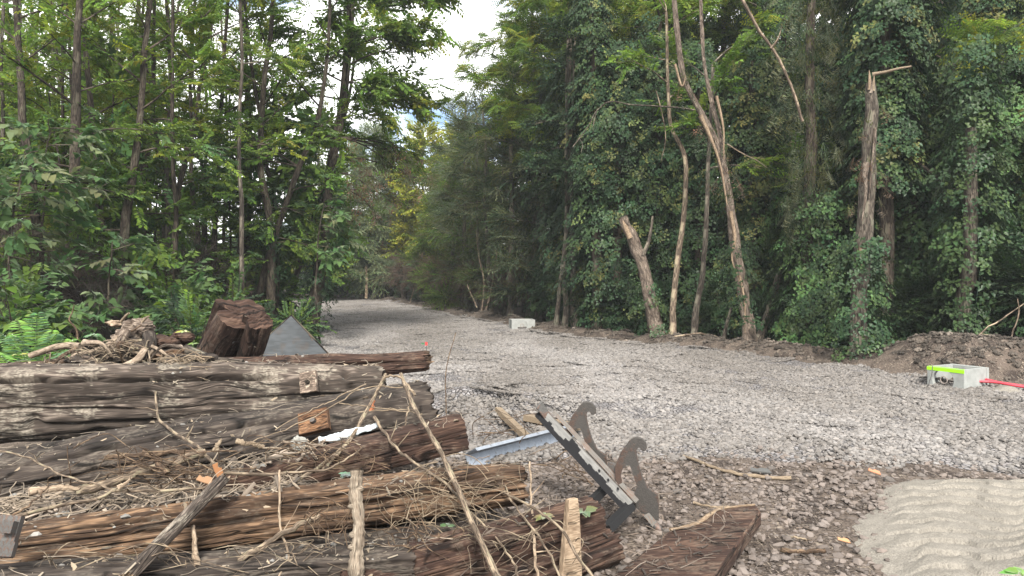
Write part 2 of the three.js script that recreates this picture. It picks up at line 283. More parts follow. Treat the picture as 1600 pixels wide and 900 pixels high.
function stoneTone(r, k = 1) { const g = k * (0.1 + 0.105 * r()), w = r(); return [g * (1.01 + 0.04 * w), g * (0.975 + 0.005 * w), g * (0.985 - 0.03 * w)]; }
function stoneGeo(P, C) { const g = new THREE.BufferGeometry(); g.setAttribute('position', new THREE.Float32BufferAttribute(P, 3)); g.setAttribute('color', new THREE.Float32BufferAttribute(C, 3)); g.computeVertexNormals(); return g; }
function stonePatch(seed, n, R, smin, smax, k) {
  const r = rng(seed), P = [], C = [];
  for (let i = 0; i < n; i++) { const a = r() * 6.283, d = Math.sqrt(r()) * R, s = lerp(smin, smax, Math.pow(r(), 1.8)), tn = k < 0.9 ? [1.1, 0.97, 0.87] : [1.0, 0.985, 0.95]; stoneInto(P, C, r, Math.cos(a) * d, s * (0.1 + 0.4 * r()), Math.sin(a) * d, s, 0.6 + 0.3 * r(), stoneTone(r, k).map((c, q) => c * tn[q])); }
  return stoneGeo(P, C);
}
const Yup = V(0, 1, 0);
function placeUp(x, z, yf, s, yaw, lift = 0) {            // matrix that lays a patch on a height field
  const e = 0.12, n = V(yf(x - e, z) - yf(x + e, z), 2 * e, yf(x, z - e) - yf(x, z + e)).normalize();
  const q = new THREE.Quaternion().setFromUnitVectors(Yup, n).multiply(new THREE.Quaternion().setFromAxisAngle(Yup, yaw));
  return new THREE.Matrix4().compose(V(x, yf(x, z) + lift, z), q, V(s, s, s));
}
function scatter(name, label, geos, mat, list, cols) {     // one InstancedMesh per geometry, all children of one stuff object
  const g = new THREE.Group(); top(g, name); g.userData.kind = 'stuff'; g.userData.label = label;
  geos.forEach((geo, k) => {
    const idx = list.map((_, i) => i).filter((i) => i % geos.length === k); if (!idx.length) return;
    const im = new THREE.InstancedMesh(geo, mat, idx.length); im.name = 'loose_piece'; im.userData.kind = 'stuff'; im.castShadow = im.receiveShadow = true;
    idx.forEach((i, j) => { im.setMatrixAt(j, list[i]); if (cols) im.setColorAt(j, cols[i]); }); g.add(im);
  });
  return g;
}
{
  const r = rng(301), list = [], gcol = [], geos = [1, 2, 3, 4, 5].map((k) => stonePatch(310 + k, 330, 0.33, 0.008, 0.026, 1));
  for (let z = -5; z > -52; z -= 0.37) for (let x = -15; x < 15; x += 0.37) {
    const X = x + (r() - 0.5) * 0.25, Z = z + (r() - 0.5) * 0.25, e = trackIn(X, Z); if (e < 0.0 + 0.22 * r() || sandIn(X, Z) > -0.15 || Math.abs(X / Z) > 0.8 || lineDist(X, Z, MOUND) < 1.05 || lineDist(X, Z, RIDGE) < 0.55) continue;
    if (fbm(X * 0.9, Z * 0.45, 303, 4) > 0.24 && r() < 0.65) continue;                      // worn spots where soil shows
    list.push(placeUp(X, Z, trackY, 0.9 + 0.35 * r(), r() * 6.3, -0.008));
    const dirt = clamp(0.5 + 1.1 * fbm(X * 0.8, Z * 0.4, 305, 4) + 0.25 * (r() - 0.5)), q = lerp(1.12, 0.72, dirt); gcol.push(new THREE.Color().setRGB(q * (1 + 0.03 * dirt), q, q * (1 - 0.04 * dirt)));
  }
  scatter('gravel', 'loose pale crushed stones covering the track', geos, M.stone, list, gcol);
  // stones strewn over the bare soil in front of the track and along its rims
  const r2 = rng(331), l2 = [], g2 = [1, 2, 3, 4].map((k) => stonePatch(340 + k, 34, 0.34, 0.006, 0.024, 0.7));
  for (let i = 0; i < 2600; i++) {
    const Z = -3.6 - 22 * Math.pow(r2(), 1.8), X = lerp(-2.5, 11, r2()) * Math.min(1, 0.35 - Z / 16), e = trackIn(X, Z);
    if (lineDist(X, Z, RIDGE) < 0.9 || lineDist(X, Z, MOUND) < 1.3 || e > 0.3 || e < -3.2 || sandIn(X, Z) > 0.12 * r2() - 0.02 || Math.abs(X / Z) > 0.85 || (lineDist(X, Z, PILE) < 1.4 && X < -0.9)) continue;
    if (r2() > smooth(-3.2, 0.2, e) * 1.1 + 0.25) continue;
    l2.push(placeUp(X, Z, H, 0.7 + 0.7 * r2(), r2() * 6.3, -0.004));
  }
  scatter('strewn_stones', 'scattered grey stones pressed into the bare soil beside the track', g2, M.stone, l2);
  // bigger stones near
  const r3 = rng(351), l3 = [], g3 = [1, 2, 3, 4, 5, 6].map((k) => { const P = [], C = [], q = rng(360 + k); stoneInto(P, C, q, 0, 0.25, 0, 1, 0.65, stoneTone(q, 0.72).map((c, i) => c * [1.05, 0.98, 0.91][i])); return stoneGeo(P, C); });
  for (let i = 0; i < 420; i++) {
    const Z = -3.8 - 8 * r3(), X = lerp(-0.8, 6, r3()); if (sandIn(X, Z) > -0.03) continue; if (trackIn(X, Z) > 0.6 && r3() < 0.7) continue;
    l3.push(placeUp(X, Z, H, 0.012 + 0.03 * Math.pow(r3(), 2.8), r3() * 6.3, 0));
  }
  scatter('rubble', 'larger angular stones lying on the soil in front of the track', g3, M.stone, l3);
  // clods along the dug ridges
  const r4 = rng(371), l4 = [], c4 = [], g4 = [1, 2, 3, 4].map((k) => { const q = rng(380 + k), P = [], C = []; for (let j = 0; j < 7; j++) stoneInto(P, C, q, (q() - 0.5) * 1.4, 0.1 + 0.3 * q(), (q() - 0.5) * 1.4, 0.2 + 0.4 * q(), 0.75, [1, 1, 1]); return stoneGeo(P, C); });
  const along = (L, n, w, smin, smax) => { for (let i = 0; i < n; i++) { const k = Math.floor(r4() * (L.length - 1)), t = r4(), X = lerp(L[k][0], L[k + 1][0], t) + (r4() + r4() - 1) * w, Z = lerp(L[k][1], L[k + 1][1], t) + (r4() + r4() - 1) * w; l4.push(placeUp(X, Z, H, lerp(smin, smax, r4() ** 2), r4() * 6.3, 0)); const g = 0.025 + 0.06 * r4() + (r4() < 0.06 ? 0.08 : 0); c4.push(new THREE.Color().setRGB(g * 1.1, g * 0.92, g * 0.77)); } };
  along(RIDGE, 1500, 0.7, 0.025, 0.1); along(MOUND, 1700, 0.95, 0.015, 0.08);
  scatter('soil_clods', 'brown clods of dug earth along the rim of the track', g4, M.stone, l4, c4);
}
// ---------- leaves and trees ----------
class Leafy {
  constructor() { this.p = []; this.c = []; this.i = []; }
  leaf(b, dir, nrm, len, wid, col, fold = 0.25, shape = 0) {
    const s = dir.clone().cross(nrm).normalize(), n = s.clone().cross(dir).normalize(), o = this.p.length / 3;
    const put = (a, w, h) => { const q = b.clone().addScaledVector(dir, a * len).addScaledVector(s, w * wid).addScaledVector(n, h * wid - a * a * 0.12 * len); this.p.push(q.x, q.y, q.z); this.c.push(...col); };
    const [a1, w1, a2, w2] = [[0.28, 0.46, 0.66, 0.38], [0.1, 0.5, 0.5, 0.4], [0.35, 0.42, 0.7, 0.3]][shape];
    put(0, 0, 0); put(a1, -w1, fold); put(a2, -w2, fold); put(1, 0, 0); put(a2, w2, fold); put(a1, w1, fold);
    this.i.push(o, o + 1, o + 2, o, o + 2, o + 3, o, o + 3, o + 4, o, o + 4, o + 5);
  }
  stem(a, b, r, col) {
    const d = b.clone().sub(a).normalize(), s = d.clone().cross(Math.abs(d.y) > 0.9 ? V(1, 0, 0) : V(0, 1, 0)).normalize(), n = s.clone().cross(d), o = this.p.length / 3;
    for (const P of [a, b]) for (let k = 0; k < 3; k++) { const q = P.clone().addScaledVector(s, Math.cos(k * 2.094) * r).addScaledVector(n, Math.sin(k * 2.094) * r); this.p.push(q.x, q.y, q.z); this.c.push(...col); }
    for (let k = 0; k < 3; k++) { const l = (k + 1) % 3; this.i.push(o + k, o + 3 + k, o + l, o + l, o + 3 + k, o + 3 + l); }
  }
  geo() { const g = new THREE.BufferGeometry(); g.setAttribute('position', new THREE.Float32BufferAttribute(this.p, 3)); g.setAttribute('color', new THREE.Float32BufferAttribute(this.c, 3)); g.setIndex(this.i); g.computeVertexNormals(); return g; }
}
// sprays run along +X from the origin with +Y as their upper side; leaf colours are near 1 and multiply the copy's own colour
function spray(kind, seed) {
  const r = rng(seed), L = new Leafy(), tone = () => { const g = 0.72 + 0.5 * r(), y = r() * 0.3; return [g * (1 + y), g * (1 + 0.25 * y), g * (1 - 0.6 * y)]; }, bark = [0.9, 0.75, 1.2];
  if (kind === 'broad') {                                 // alternate ovate leaves on a thin twig
    L.stem(V(0, 0, 0), V(0.42, -0.03, 0), 0.004, bark);
    for (let k = 0; k < 17; k++) { const t = 0.03 + 0.39 * k / 16, sd = k % 2 ? 1 : -1, a = 0.9 + 0.4 * (r() - 0.5), d = V(Math.cos(a), 0.15 - 0.8 * r(), sd * Math.sin(a)).normalize(); L.leaf(V(t, -0.03 * t / 0.42, 0.012 * sd), d, V(0.9 * (r() - 0.5), 1, 1.2 * (r() - 0.5)).normalize(), 0.065 + 0.05 * r(), 0.038 + 0.028 * r(), tone(), 0.18); }
  } else if (kind === 'large') {                          // long-stalked big soft leaves
    L.stem(V(0, 0, 0), V(0.35, 0.05, 0), 0.005, bark);
    for (let k = 0; k < 7; k++) { const t = 0.05 + 0.3 * k / 6, sd = k % 2 ? 1 : -1, a = 0.8 + 0.7 * (r() - 0.5), d = V(Math.cos(a), -0.15 - 0.5 * r(), sd * Math.sin(a)).normalize(), b = V(t, 0.03 + 0.03 * r(), 0.03 * sd); L.stem(V(t, 0, 0), b.clone().addScaledVector(d, 0.04), 0.002, [0.9, 1, 0.8]); L.leaf(b.addScaledVector(d, 0.04), d, V(0.3 * (r() - 0.5), 1, 0.5 * (r() - 0.5)).normalize(), 0.15 + 0.08 * r(), 0.12 + 0.05 * r(), tone(), 0.12, 1); }
  } else if (kind === 'pinnate') {                        // compound leaves with paired leaflets
    for (let f = 0; f < 4; f++) {
      const ya = (f - 1.5) * 0.55 + 0.3 * (r() - 0.5), len = 0.26 + 0.1 * r(), d = V(Math.cos(ya), 0.1, Math.sin(ya)), p0 = V(0.03 * f, 0, 0), P = (t) => p0.clone().addScaledVector(d, len * t).add(V(0, -0.12 * t * t, 0));
      L.stem(p0, P(1), 0.0025, [0.8, 0.9, 0.7]);
      const s = V(-Math.sin(ya), 0, Math.cos(ya));
      for (let k = 1; k <= 6; k++) for (const sd of [-1, 1]) L.leaf(P(k / 6.4), s.clone().multiplyScalar(sd).addScaledVector(d, 0.35).add(V(0, -0.3 - 0.2 * r(), 0)).normalize(), V(0.2 * (r() - 0.5), 1, 0.3 * (r() - 0.5)).normalize(), 0.055 + 0.015 * r(), 0.03, tone(), 0.1);
      L.leaf(P(1), d.clone().add(V(0, -0.5, 0)).normalize(), V(0, 1, 0), 0.06, 0.03, tone(), 0.1);
    }
  } else if (kind === 'ivy') {                            // faces +Y, hangs towards +X
    for (let k = 0; k < 27; k++) { const a = 1.6 * (r() - 0.5), b = V(0.42 * r(), 0.05 * r() - 0.02, 0.4 * (r() - 0.5)), d = V(Math.cos(a), -0.25 + 0.5 * r(), Math.sin(a)).normalize(); L.leaf(b, d, V(0.5 * (r() - 0.5), 1, 0.7 * (r() - 0.5)).normalize(), 0.036 + 0.055 * r(), 0.038 + 0.05 * r(), tone(), 0.12, 1); }
    L.stem(V(0, -0.02, 0), V(0.42, -0.02, 0.05), 0.004, bark);
  } else if (kind === 'fine') {                           // many small narrow leaves
    for (let f = 0; f < 4; f++) { const ya = (f - 1.5) * 0.4, d = V(Math.cos(ya), 0.15 * (r() - 0.5), Math.sin(ya)), e = d.clone().multiplyScalar(0.42); L.stem(V(0, 0, 0), e, 0.0025, bark); for (let k = 0; k < 11; k++) { const q = V(r() - 0.5, r() - 0.6, r() - 0.5).addScaledVector(d, 0.9).normalize(); L.leaf(e.clone().multiplyScalar(0.12 + 0.88 * k / 10), q, V(r() - 0.5, 1, r() - 0.5).normalize(), 0.045 + 0.03 * r(), 0.02 + 0.008 * r(), tone(), 0.15, 2); } }
  } else if (kind === 'withered') {                       // curled hanging dead leaves
    for (let k = 0; k < 11; k++) { const b = V(0.4 * r(), -0.1 * r(), 0.3 * (r() - 0.5)), d = V(0.5 * (r() - 0.2), -1, 0.5 * (r() - 0.5)).normalize(); L.leaf(b, d, V(1, 0.3, r() - 0.5).normalize(), 0.06 + 0.04 * r(), 0.025, tone(), 0.45); }
    for (let k = 0; k < 4; k++) L.stem(V(0, 0, 0), V(0.4, 0.15 * (r() - 0.6), 0.35 * (r() - 0.5)), 0.003, [1, 0.9, 0.9]);
  } else if (kind === 'bare') {                           // leafless twigs
    for (let k = 0; k < 9; k++) { const d = V(0.5 + 0.5 * r(), 0.9 * (r() - 0.5), 1.1 * (r() - 0.5)), b = V(0.1 * r(), 0, 0), m = b.clone().addScaledVector(d, 0.25); L.stem(b, m, 0.003, [1, 1, 1]); L.stem(m, m.clone().add(V(0.25 * (r() - 0.2), 0.3 * (r() - 0.6), 0.3 * (r() - 0.5))), 0.002, [1, 1, 1]); }
  }
  return L.geo();
}
const SP = {}; for (const k of ['broad', 'large', 'pinnate', 'ivy', 'fine', 'withered', 'bare']) SP[k] = [0, 1, 2].map((j) => spray(k, 400 + k.length * 13 + k.charCodeAt(0) + j * 7));
const basis = (p, dir, nrm, s) => { const x = dir.clone().normalize(), z = x.clone().cross(nrm); if (z.lengthSq() < 1e-6) z.set(0, 0, 1); z.normalize(); const y = z.clone().cross(x); return new THREE.Matrix4().makeBasis(x.multiplyScalar(s), y.multiplyScalar(s), z.multiplyScalar(s)).setPosition(p); };
const HUE = {                                             // leaf base colours, linear
  green: [0.085, 0.165, 0.025], yellowgreen: [0.17, 0.225, 0.025], bright: [0.12, 0.21, 0.03], bluegreen: [0.068, 0.145, 0.052], deep: [0.019, 0.048, 0.022], ivy: [0.024, 0.055, 0.025], laurel: [0.032, 0.064, 0.022], olive: [0.1, 0.125, 0.045], yellow: [0.27, 0.31, 0.03], greyleaf: [0.13, 0.18, 0.1], dead: [0.15, 0.1, 0.065], twiggy: [0.1, 0.075, 0.06],
};
class Crown {
  constructor(r) { this.r = r; this.by = new Map(); this.n = 0; }
  add(kind, m, hue, vary = 0.3, mat = LEAF) {
    const k = kind + (mat === WAXY ? 'w' : ''); if (!this.by.has(k)) this.by.set(k, { kind, mat, list: [], cols: [] });
    const q = this.by.get(k), h = Array.isArray(hue) ? hue : HUE[hue], g = 1 + vary * (this.r() * 2 - 1), y = 1 + 0.5 * vary * (this.r() * 2 - 1);
    q.list.push(m); q.cols.push(new THREE.Color().setRGB(h[0] * g * y, h[1] * g, h[2] * g)); this.n++;
  }
  build(name, parent) {
    for (const q of this.by.values()) SP[q.kind].forEach((geo, v) => {
      const idx = q.list.map((_, i) => i).filter((i) => i % 3 === v); if (!idx.length) return;
      const im = new THREE.InstancedMesh(geo, q.mat, idx.length); im.name = name; im.userData.kind = 'stuff'; im.castShadow = im.receiveShadow = true;
      idx.forEach((i, j) => { im.setMatrixAt(j, q.list[i]); im.setColorAt(j, q.cols[i]); }); parent.add(im);
    });
  }
}
function pathAt(pts, t) { const f = clamp(t) * (pts.length - 1), i = Math.min(pts.length - 2, Math.floor(f)); return pts[i].clone().lerp(pts[i + 1], f - i); }
// a tree: trunk along local points, limbs with side branches, leaf sprays on the outer branches
function growTree(name, base, pts, o, label, cat = 'tree', grp) {
  const g = group(name, base, label, cat, grp), r = rng(o.seed), P = curve(pts, 26), n = P.length, R = taper(n, o.r0, o.r1 ?? o.r0 * 0.3, 0.8);
  P.forEach((p, i) => { if (i > 1) { p.x += 0.03 * noise(i * 0.35, o.seed, 1); p.z += 0.06 * noise(i * 0.35, o.seed, 2); } });
  R[0] *= 1.35; R[1] *= 1.1;
  new MB().tube(P, R, o.seg ?? 9, { lump: o.lump ?? 0.1, seed: o.seed, lf: 2 }).build('trunk', o.mat ?? M.bark, g);
  const hTop = P[n - 1].y, tOf = (h) => { let i = 0; while (i < n - 1 && P[i].y < h) i++; return i / (n - 1); };
  let wood = new MB(); const crown = new Crown(r); let any = false;
  for (const q of o.limbs ?? []) {
    for (let k = 0; k < q.n; k++) {
      const f = (k + 0.7 * r()) / q.n, h = lerp(q.h0, Math.min(q.h1, hTop), f), t = tOf(h), s = pathAt(P, t), az = q.az ? lerp(q.az[0], q.az[1], r()) : k * 2.4 + r() * 1.3 + o.seed, upA = lerp(q.up0 ?? 0.5, q.up1 ?? 0.7, f) + 0.25 * (r() - 0.5), len = lerp(q.l0, q.l1, f) * (0.7 + 0.6 * r());
      const d = V(Math.cos(az) * Math.cos(upA), Math.sin(upA), Math.sin(az) * Math.cos(upA)), lp = [s];
      let p = s.clone(), dd = d.clone(); for (let m = 1; m <= 5; m++) { dd.add(V(0.22 * (r() - 0.5), 0.22 * (r() - 0.5) - (q.droop ?? 0.08), 0.22 * (r() - 0.5))).normalize(); p = p.clone().addScaledVector(dd, len / 5); lp.push(p); }
      const r0 = Math.min(0.012 * len + 0.004, o.r0 * 0.5); if (!grp && any) { wood.build('limb', o.mat ?? M.bark, g); wood = new MB(); } wood.tube(lp, taper(6, r0, 0.004), 5); any = true;
      const twigs = [[lp, 0.35, len]];
      for (let b = 0, nb = Math.round((q.sub ?? 1.6) * len); b < nb; b++) {
        const bt = 0.25 + 0.7 * r(), bs = pathAt(lp, bt), bd = pathAt(lp, Math.min(1, bt + 0.1)).sub(pathAt(lp, bt - 0.1)).normalize().add(V(1.5 * (r() - 0.5), 0.9 * (r() - 0.4), 1.5 * (r() - 0.5))).normalize(), bl = len * (0.22 + 0.3 * r());
        const bp = [bs, bs.clone().addScaledVector(bd, bl * 0.5).add(V(0, 0.02, 0)), bs.clone().addScaledVector(bd, bl).add(V(0, -0.1 * bl, 0))]; wood.tube(bp, [r0 * 0.45 + 0.002, 0.005, 0.003], 4); twigs.push([bp, 0.15, bl]);
      }
      for (const [tp, t0, tl] of twigs) for (let m = 0, nm = Math.round((q.leaves ?? 7) * tl + r()); m < nm; m++) {
        const tt = t0 + (1 - t0) * r(), sp = pathAt(tp, tt).add(V(0.3 * (r() - 0.5), 0.3 * (r() - 0.5), 0.3 * (r() - 0.5))), sd = pathAt(tp, Math.min(1, tt + 0.1)).sub(pathAt(tp, tt - 0.1)).normalize().add(V(1.7 * (r() - 0.5), 1.3 * (r() - 0.5), 1.7 * (r() - 0.5))).normalize();
        const hue = Array.isArray(q.hue) ? q.hue[Math.floor(r() * q.hue.length)] : q.hue;
        crown.add(q.kind, basis(sp, sd, V(1.3 * (r() - 0.5), 1, 1.3 * (r() - 0.5)), (q.s ?? 1) * (0.75 + 0.5 * r())), hue, 0.3, q.mat);
      }
    }
  }
  for (const q of o.sleeve ?? []) sleeve(crown, P, R, q, r);
  if (any) wood.build(grp ? 'branches' : 'limb', o.mat ?? M.bark, g);
  crown.build('crown', g);
  return g;
}
// climbing leaves round a trunk: sprays that face outwards and hang down
function sleeve(crown, P, R, q, r) {
  const n = P.length;
  for (let k = 0; k < q.n; k++) {
    const h = lerp(q.h0, q.h1, r()); let i = 0; while (i < n - 1 && P[i].y < h) i++;
    const f = (h - q.h0) / (q.h1 - q.h0), a = q.front ? -Math.PI / 2 + (r() - 0.5) * 4.4 : r() * 6.283, rad = R[i] + (q.rad * (q.prof ? q.prof(f) : 1)) * (0.35 + 0.65 * Math.sqrt(r())) * (0.8 + 1.15 * fbm(a * 0.9 + 5, h * 0.9, q.seed ?? 3, 3));
    const out = V(Math.cos(a), 0.0, -Math.sin(a)), p = P[i].clone().addScaledVector(out, Math.max(0.02, rad)); p.y = h;
    const dir = V(0.7 * (r() - 0.5), q.up ?? -0.9, 0.7 * (r() - 0.5)).addScaledVector(out, 0.35 + 0.4 * r());
    crown.add(q.kind, basis(p, dir, out.clone().add(V(0.5 * (r() - 0.5), 0.45, 0.5 * (r() - 0.5))), (q.s ?? 1) * (0.7 + 0.6 * r())), Array.isArray(q.hue) ? q.hue[Math.floor(r() * q.hue.length)] : q.hue, 0.32, q.mat);
  }
}
// a bush: several thin stems under a ragged heap of sprays
function bush(name, base, o, label, cat = 'shrub', grp) {
  if (base.y === 0) base.y = H(base.x, base.z) - 0.05;
  const g = group(name, base, label, cat, grp), r = rng(o.seed), wood = new MB(), crown = new Crown(r);
  for (let k = 0; k < (o.stems ?? 6); k++) { const a = r() * 6.283, e = V(Math.cos(a) * o.rx * 0.7 * r(), o.h * (0.6 + 0.35 * r()), Math.sin(a) * o.rz * 0.7 * r()); wood.tube([V(e.x * 0.15, -0.05, e.z * 0.15), V(e.x * 0.35, e.y * 0.5, e.z * 0.45), e], [o.sr ?? 0.02, (o.sr ?? 0.02) * 0.7, 0.004], 5); }
  for (let k = 0; k < o.n; k++) {
    const a = r() * 6.283, el = Math.asin(r() * 1.7 - 0.7), rr = Math.pow(r(), 0.45), lump = 0.72 + 0.7 * fbm(a * 1.2 + o.seed, el * 2.2, o.seed, 3);
    const out = V(Math.cos(a) * Math.cos(el), Math.sin(el), Math.sin(a) * Math.cos(el)), p = V(out.x * o.rx, out.y * o.h * 0.52, out.z * o.rz).multiplyScalar(rr * lump).add(V(0, (o.lift ?? 0.5) * o.h, 0));
    if (p.y < 0.03) p.y = 0.03 + 0.1 * r();
    const dir = out.clone().add(V(0.9 * (r() - 0.5), (o.hang ?? -0.3), 0.9 * (r() - 0.5)));
    crown.add(o.kind, basis(p, dir, out.clone().multiplyScalar(0.6).add(V(0.4 * (r() - 0.5), 0.8, 0.4 * (r() - 0.5))), (o.s ?? 1) * (0.7 + 0.6 * r())), Array.isArray(o.hue) ? o.hue[Math.floor(r() * o.hue.length)] : o.hue, 0.3, o.mat);
  }
  wood.build('stems', o.bark ?? M.darkBark, g); crown.build('foliage', g);
  return g;
}
// where a copy stands, told by its neighbours, so that each label is its own
const ANCHORS = [[-200, 'beyond the left edge'], [35, 'by the leftmost slanting tree'], [113, 'by the forked tree'], [165, 'right of the forked tree'], [205, 'behind the root stump'], [262, 'above the bark clump'], [330, 'left of the upended timber'], [372, 'behind the upended timber'], [420, 'behind the grey slab'], [485, 'by the big corner tree'], [560, 'at the far end of the track'], [640, 'under the yellowing tree'], [720, 'at the far bend of the rim'], [800, 'behind the white block'], [885, 'by the four thin trunks'], [950, 'left of the short snapped trunk'], [1020, 'by the short snapped trunk'], [1065, 'by the thin bare trunk'], [1115, 'left of the torn trunk'], [1175, 'by the torn trunk'], [1225, 'by the slanting grey trunk'], [1270, 'under the withered climber'], [1340, 'by the snapped tree'], [1400, 'right of the snapped tree'], [1460, 'left of the ivy-hung trunk'], [1506, 'behind the concrete basin'], [1560, 'behind the earth mound'], [1640, 'at the right edge'], [1800, 'beyond the right edge']];
const told = new Map(), BACK = ['', ', second one back', ', third one back', ', fourth one back', ', fifth one back', ', sixth one back', ', seventh one back', ', eighth one back'];
function placed(label, x, z) { const px = 800 + F * x / -z; let b = ANCHORS[0]; for (const q of ANCHORS) if (Math.abs(q[0] - px) < Math.abs(b[0] - px)) b = q; const s = label.replace(/ (at the foot of|among the trunks of|deep in|standing back in the shade of|rising behind the dark wall of|between the trunks at|in the hedge that closes|along) the .*$/, '') + ' ' + b[1], k = told.get(s) || 0; told.set(s, k + 1); return s + (BACK[k] ?? ', last one back'); }
function copyOf(src, x, z, turn, s, label, sy = s) { const c = src.clone(); top(c, src.name.replace(/_\d{3}$/, '')); c.position.set(x, H(x, z) - 0.05, z); c.rotation.y = turn; c.scale.set(s, sy, s); c.userData = { ...src.userData }; c.userData.label = label || placed(src.userData.label, x, z); return c; }
const pxPath = (list, d, zj = 0) => { const b = at(list[0][0], list[0][1], d), y0 = H(b.x, b.z) - 0.06; const base = V(b.x, y0, b.z); return [base, list.map(([x, y], i) => { const p = at(x, y, d + zj * i); return i ? V(p.x - base.x, p.y - base.y, p.z - base.z) : V(0, 0, 0); })]; };
// ---------- the wood on the left ----------
const LEFT_HUES = ['green', 'green', 'bluegreen', 'bright', 'yellowgreen'];
function leftTree(px, d, o, label) {
  const [b, pts] = pxPath(px, d, o.lean ?? 0.02);
  return growTree(o.name ?? 'broadleaf_tree', b, pts, {
    seed: o.seed, r0: o.r0, r1: o.r1 ?? o.r0 * 0.35, mat: o.mat ?? M.darkBark, sleeve: o.sleeve,
    limbs: o.limbs ?? [
      { n: o.low ?? 8, h0: 1.6, h1: 4.5, l0: 1.2, l1: 1.6, up0: 0.1, up1: 0.4, kind: 'broad', leaves: 7, sub: 1.6, hue: ['green', 'bluegreen', 'green', 'bright'], s: 1 },
      { n: o.high ?? 11, h0: 4.3, h1: 10, l0: 1.8, l1: 1.2, up0: 0.5, up1: 1.05, droop: 0.03, kind: o.kind ?? 'broad', leaves: o.dens ?? 6.6, sub: 2.1, hue: ['bright', 'yellowgreen', 'bright', 'green'], s: 0.85 },
    ],
  }, label);
}
leftTree([[70, 557], [62, 420], [48, 260], [35, 170], [22, 0], [8, -330]], 14.5, { seed: 1, r0: 0.12 }, 'dark slender tree nearest the left edge, its stem slanting to the left');
leftTree([[113, 566], [113, 420], [116, 250], [118, 130], [124, 20], [132, -350]], 14, { seed: 2, r0: 0.135, kind: 'broad' }, 'straight dark tree with a fork high up, standing left behind the fern');
leftTree([[165, 549], [160, 420], [152, 280], [143, 170], [133, 60], [122, -330]], 16, { seed: 3, r0: 0.11 }, 'thin dark tree just right of the forked tree at the left');
leftTree([[190, 557], [192, 430], [203, 300], [218, 180], [230, 60], [244, -330]], 15, { seed: 4, r0: 0.12 }, 'dark tree leaning right behind the top of the root heap');
leftTree([[205, 536], [225, 300], [236, 180], [240, 40], [246, -280]], 18, { seed: 5, r0: 0.09 }, 'slim tree crossing behind the one that leans over the root heap');
leftTree([[262, 540], [275, 350], [300, 200], [325, 80], [350, -250]], 17, { seed: 6, r0: 0.085 }, 'thin tree leaning right above the right end of the root heap');
leftTree([[330, 530], [335, 330], [345, 180], [356, 0], [362, -260]], 19, { seed: 7, r0: 0.085 }, 'thin upright tree rising behind the upended brown timber');
leftTree([[420, 536], [424, 400], [420, 330], [408, 250], [414, 130], [426, 0], [430, -270]], 18, { seed: 8, r0: 0.12, sleeve: [{ n: 40, h0: 0.2, h1: 4, rad: 0.14, kind: 'ivy', hue: 'ivy', s: 0.8 }] }, 'dark kinked tree between the upended timber and the grey slab');
leftTree([[395, 533], [410, 440], [430, 370], [462, 280], [492, 200], [508, 110], [520, -60]], 18.5, { seed: 9, r0: 0.11, low: 6, high: 9 }, 'slender tree leaning strongly right behind the grey slab');
leftTree([[372, 520], [385, 400], [392, 250], [384, 100], [372, -150]], 21, { seed: 10, r0: 0.08 }, 'thin pole-like tree to the left of the kinked tree');
leftTree([[440, 509], [462, 430], [492, 340], [522, 250], [545, 150], [556, 40]], 23, { seed: 11, r0: 0.11, mat: M.bark, low: 7, high: 8 }, 'grey tree leaning right behind the big edge tree of the left wood');
const edgeTree = leftTree([[484, 525], [496, 440], [505, 370], [515, 270], [535, 160], [546, 60], [552, -60], [560, -330]], 20, {
  seed: 12, r0: 0.19, r1: 0.08, sleeve: [{ n: 110, h0: 0.1, h1: 4, rad: 0.2, kind: 'ivy', hue: 'ivy', s: 0.8, mat: WAXY }], lean: 0.0,
  limbs: [{ n: 12, h0: 2.6, h1: 5.5, l0: 1.2, l1: 1.7, az: [1.5, 4.9], up0: -0.1, up1: 0.3, kind: 'large', leaves: 8, sub: 1.5, hue: ['green', 'bluegreen'] },
    { n: 26, h0: 5.0, h1: 12, l0: 2.1, l1: 2.0, up0: 0.25, up1: 0.75, kind: 'broad', leaves: 11, sub: 2, hue: ['green', 'bright', 'green'], s: 1.15 },
    { n: 9, h0: 5.4, h1: 11, l0: 1.9, l1: 1.9, az: [-0.6, 0.6], up0: 0.15, up1: 0.4, kind: 'broad', leaves: 13, sub: 2.2, hue: ['green', 'bright', 'yellowgreen'], s: 1.15 },
    { n: 7, h0: 3.5, h1: 5.6, l0: 1.9, l1: 2.2, az: [-0.5, 0.9], up0: 0.4, up1: 0.2, droop: 0.2, kind: 'withered', leaves: 4, sub: 2.2, hue: ['dead', 'olive', 'green'] }],
}, 'big dark tree at the corner of the left wood, its crown hanging over the track');

